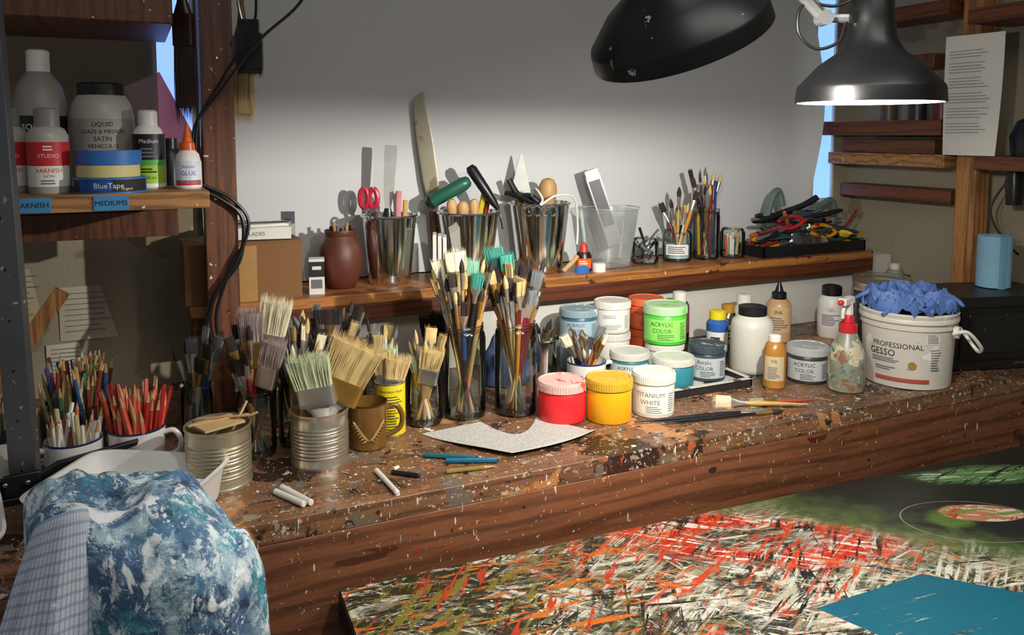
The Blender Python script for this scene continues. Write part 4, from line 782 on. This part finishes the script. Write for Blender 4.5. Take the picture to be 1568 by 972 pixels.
EDGE=mat('canvas_edge_black','15140f',.6,0,spots=[('8a7a3a',30,.64)])
k.box((W/2,-Dd/2,.758),(W,Dd,.040),EDGE,m); k.box((W/2,-Dd/2,.779),(W-.004,Dd-.004,.003),PT.m,m)
k.make('abstract_canvas',bevel=0)
k=M(); k.box((1.1,.68,.7195),(1.5,.8,.036),DARKW)
for x in(.42,1.78):
    for y in(.34,1.02): k.box((x,y,.35),(.06,.06,.70),DARKW)
k.make('painting_table',bevel=.003)

# ------------------------------------------------------------------ hanging things and cords
CBL=mat('black_cable','0f0f10',.4,0)
k=M(); brush(k,(.100,1.722,1.84),(.103,1.722,1.495),'wide',.020,'2c1810',DARKB,hf=.42,fer=mat('ferrule_dark','3a2a22',.4,.5)); k.make('hanging_brush')
k=M(); brush(k,(.222,1.815,1.82),(.219,1.812,1.490),'wide',.020,'8a5a2c',BLOND,hf=.46); k.make('hanging_brush')
k=M()
k.box((0,0,.035),(.050,.016,.07),BLACK); k.box((0,0,.082),(.038,.018,.03),BLACKM); k.tube([(-.012,0,.09),(-.02,0,.14),(-.008,0,.17),(0,0,.19)],.003,STEEL,smooth=4); k.tube([(.012,0,.09),(.02,0,.14),(.008,0,.17),(0,0,.19)],.003,STEEL,smooth=4); k.tube([(0,0,.19),(0,.02,.26)],.002,STEEL); k.strands(Matrix.Rotation(math.pi,4,'X'),-.03,.018,.023,.007,60,DARKB,1.0,.1,.001)
k.make('bulldog_clip_with_brushes',(.223,1.72,1.60),rz=-.3)
k=M()
k.tube([(.36,1.64,1.86),(.317,1.645,1.735),(.237,1.68,1.653),(.165,1.712,1.555),(.118,1.722,1.49),(.113,1.725,1.43),(.12,1.73,1.37)],.003,CBL,smooth=8)
k.tube([(.27,1.66,1.86),(.235,1.67,1.75),(.225,1.68,1.68),(.17,1.715,1.58),(.124,1.72,1.50),(.115,1.72,1.42)],.0025,CBL,smooth=8)
k.tube([(.12,1.73,1.36),(.16,1.724,1.34),(.20,1.724,1.30),(.195,1.724,1.22),(.16,1.722,1.17),(.128,1.722,1.12),(.135,1.725,1.05)],.004,CBL,smooth=8)
k.tube([(.125,1.73,1.37),(.18,1.722,1.34),(.212,1.722,1.29),(.185,1.72,1.21),(.145,1.718,1.15),(.122,1.72,1.08)],.0035,CBL,smooth=8)
k.tube([(.19,1.725,1.33),(.205,1.725,1.26),(.175,1.722,1.2),(.145,1.722,1.11),(.15,1.725,1.04)],.0035,CBL,smooth=8)
k.make('hanging_power_cords')

# ------------------------------------------------------------------ lamps
LB=mat('lamp_black','121213',.36,0,spots=[('b9bab6',30,.715)]); LI=mat('lamp_inner_white','e8e6e0',.5,0)
LB2=mat('lamp_black_painty','131314',.36,0,spots=[('b9bab6',30,.67),('4f8f70',16,.67)])
BULB=mat('lamp_bulb_glow','fff2dc',.5,0,emit=8)
JN=mat('joint_grey','a8aaa8',.35,.6)
def lamp_head(k,m,r,L,zb,B=LB):
    k.loft([(0,r),(.018,r*.985),(.022,r*.97),(.05,r*.70),(.066,r*.46),(.085,r*.34),(.11,r*.30),(L,r*.26),(L+.01,r*.18)],B,m,seg=64,c0=False)
    k.loft([(0,r),(0,r*.965),(.018,r*.95),(.05,r*.66),(.075,r*.32)],[B,LI,LI,LI],m,seg=64,c0=False,c1=True)
    k.loft([(zb,.004),(zb+.004,.016),(zb+.012,.020),(zb+.022,.017),(max(.07,zb+.03),.012)],BULB,m,seg=24)
RL=V((.904,.801,1.512)); k=M(); m=Matrix.Translation(RL); lamp_head(k,m,.095,.17,.020)
j=lambda dr,dz,df=0: RL+AR*dr+UP*dz+AF*df
k.tube([j(-.02,.112),j(-.065,.112)],.006,JN); k.loft([(0,.010),(.022,.010)],JN,frame(j(-.065,.112,-.012),j(-.065,.112,.02)),seg=20); k.loft([(0,.008),(.03,.008)],LB,frame(j(-.025,.112,-.015),j(-.025,.112,.02)),seg=20)
k.tube([j(-.065,.112),j(-.115,.165),j(-.30,.40)],.008,JN); k.tube([j(-.055,.118,.015),j(-.29,.41,.015)],.004,mat('arm_white','d8d8d4',.4))
k.tube([j(-.02,.14),j(-.05,.128),j(-.092,.13),j(-.098,.095),j(-.075,.072),j(-.045,.08),j(-.035,.105),j(-.02,.125)],.0022,CBL,smooth=8)
k.tube([j(-.30,.40),V((.80,.70,2.258))],.008,JN); k.loft([(0,.014),(.03,.014)],LB,frame(j(-.30,.40,-.015),j(-.30,.40,.02)),seg=20); k.box((.80,.70,2.252),(.05,.07,.014),LB)
k.make('adjustable_desk_lamp')
n=V((.46,.15,-.87)).normalized(); LC=V((.556,.749,1.572)); k=M(); m=frame(LC,LC-n); lamp_head(k,m,.101,.17,.048,LB2)
e=LC-n*.18; k.tube([e,e+V((-.03,.02,.06)),e+V((.10,.05,.35))],.008,JN); k.tube([e+V((.10,.05,.35)),V((.62,.70,2.258))],.008,JN); k.box((.62,.70,2.252),(.05,.07,.014),LB)
k.make('adjustable_desk_lamp')
k=M(); k.box((.65,.70,2.285),(3.1,.06,.05),DARKW); k.make('trim_overhead_rail')

def point(name,loc,e,col,size=.02):
    l=bpy.data.lights.new(name,'POINT'); l.energy=e; l.color=col; l.shadow_soft_size=size; o=bpy.data.objects.new(name,l); o.location=loc; scene.collection.objects.link(o)
def spot(name,loc,d,e,col,ang,blend,size=.03):
    l=bpy.data.lights.new(name,'SPOT'); l.energy=e; l.color=col; l.spot_size=math.radians(ang); l.spot_blend=blend; l.shadow_soft_size=size; o=bpy.data.objects.new(name,l); o.location=loc; o.rotation_euler=V(d).to_track_quat('-Z','Y').to_euler(); scene.collection.objects.link(o)
WARM=(1,.965,.90)
point('lamp_light',RL+UP*.004,11,WARM,.008)
spot('lamp_spread_light',RL+UP*.003,(-.10,1,-.14),42,WARM,125,1,.008)
point('lamp_light',LC-n*.040,14,WARM,.02)
l=bpy.data.lights.new('added_overhead_fill','AREA'); l.energy=8.5; l.size=1.4; l.size_y=.5; l.shape='RECTANGLE'; l.color=(1,.96,.90); o=bpy.data.objects.new('added_overhead_fill',l); o.location=(.6,-.1,2.5); o.rotation_euler=(math.radians(30),0,math.radians(-6)); scene.collection.objects.link(o)  # unseen area light added overhead as general fill, no fixture modelled
w=bpy.data.worlds.new('world'); scene.world=w; w.use_nodes=True; w.node_tree.nodes['Background'].inputs[0].default_value=(.94,.96,1,1); w.node_tree.nodes['Background'].inputs[1].default_value=.15

cam=bpy.data.cameras.new('camera'); co=bpy.data.objects.new('camera',cam); scene.collection.objects.link(co)
cam.lens=28.70; cam.sensor_width=36; cam.shift_y=-.1094; co.location=(0,0,1.47); cam.clip_start=.02
co.rotation_euler=(math.radians(85),0,math.radians(-25)); scene.camera=co
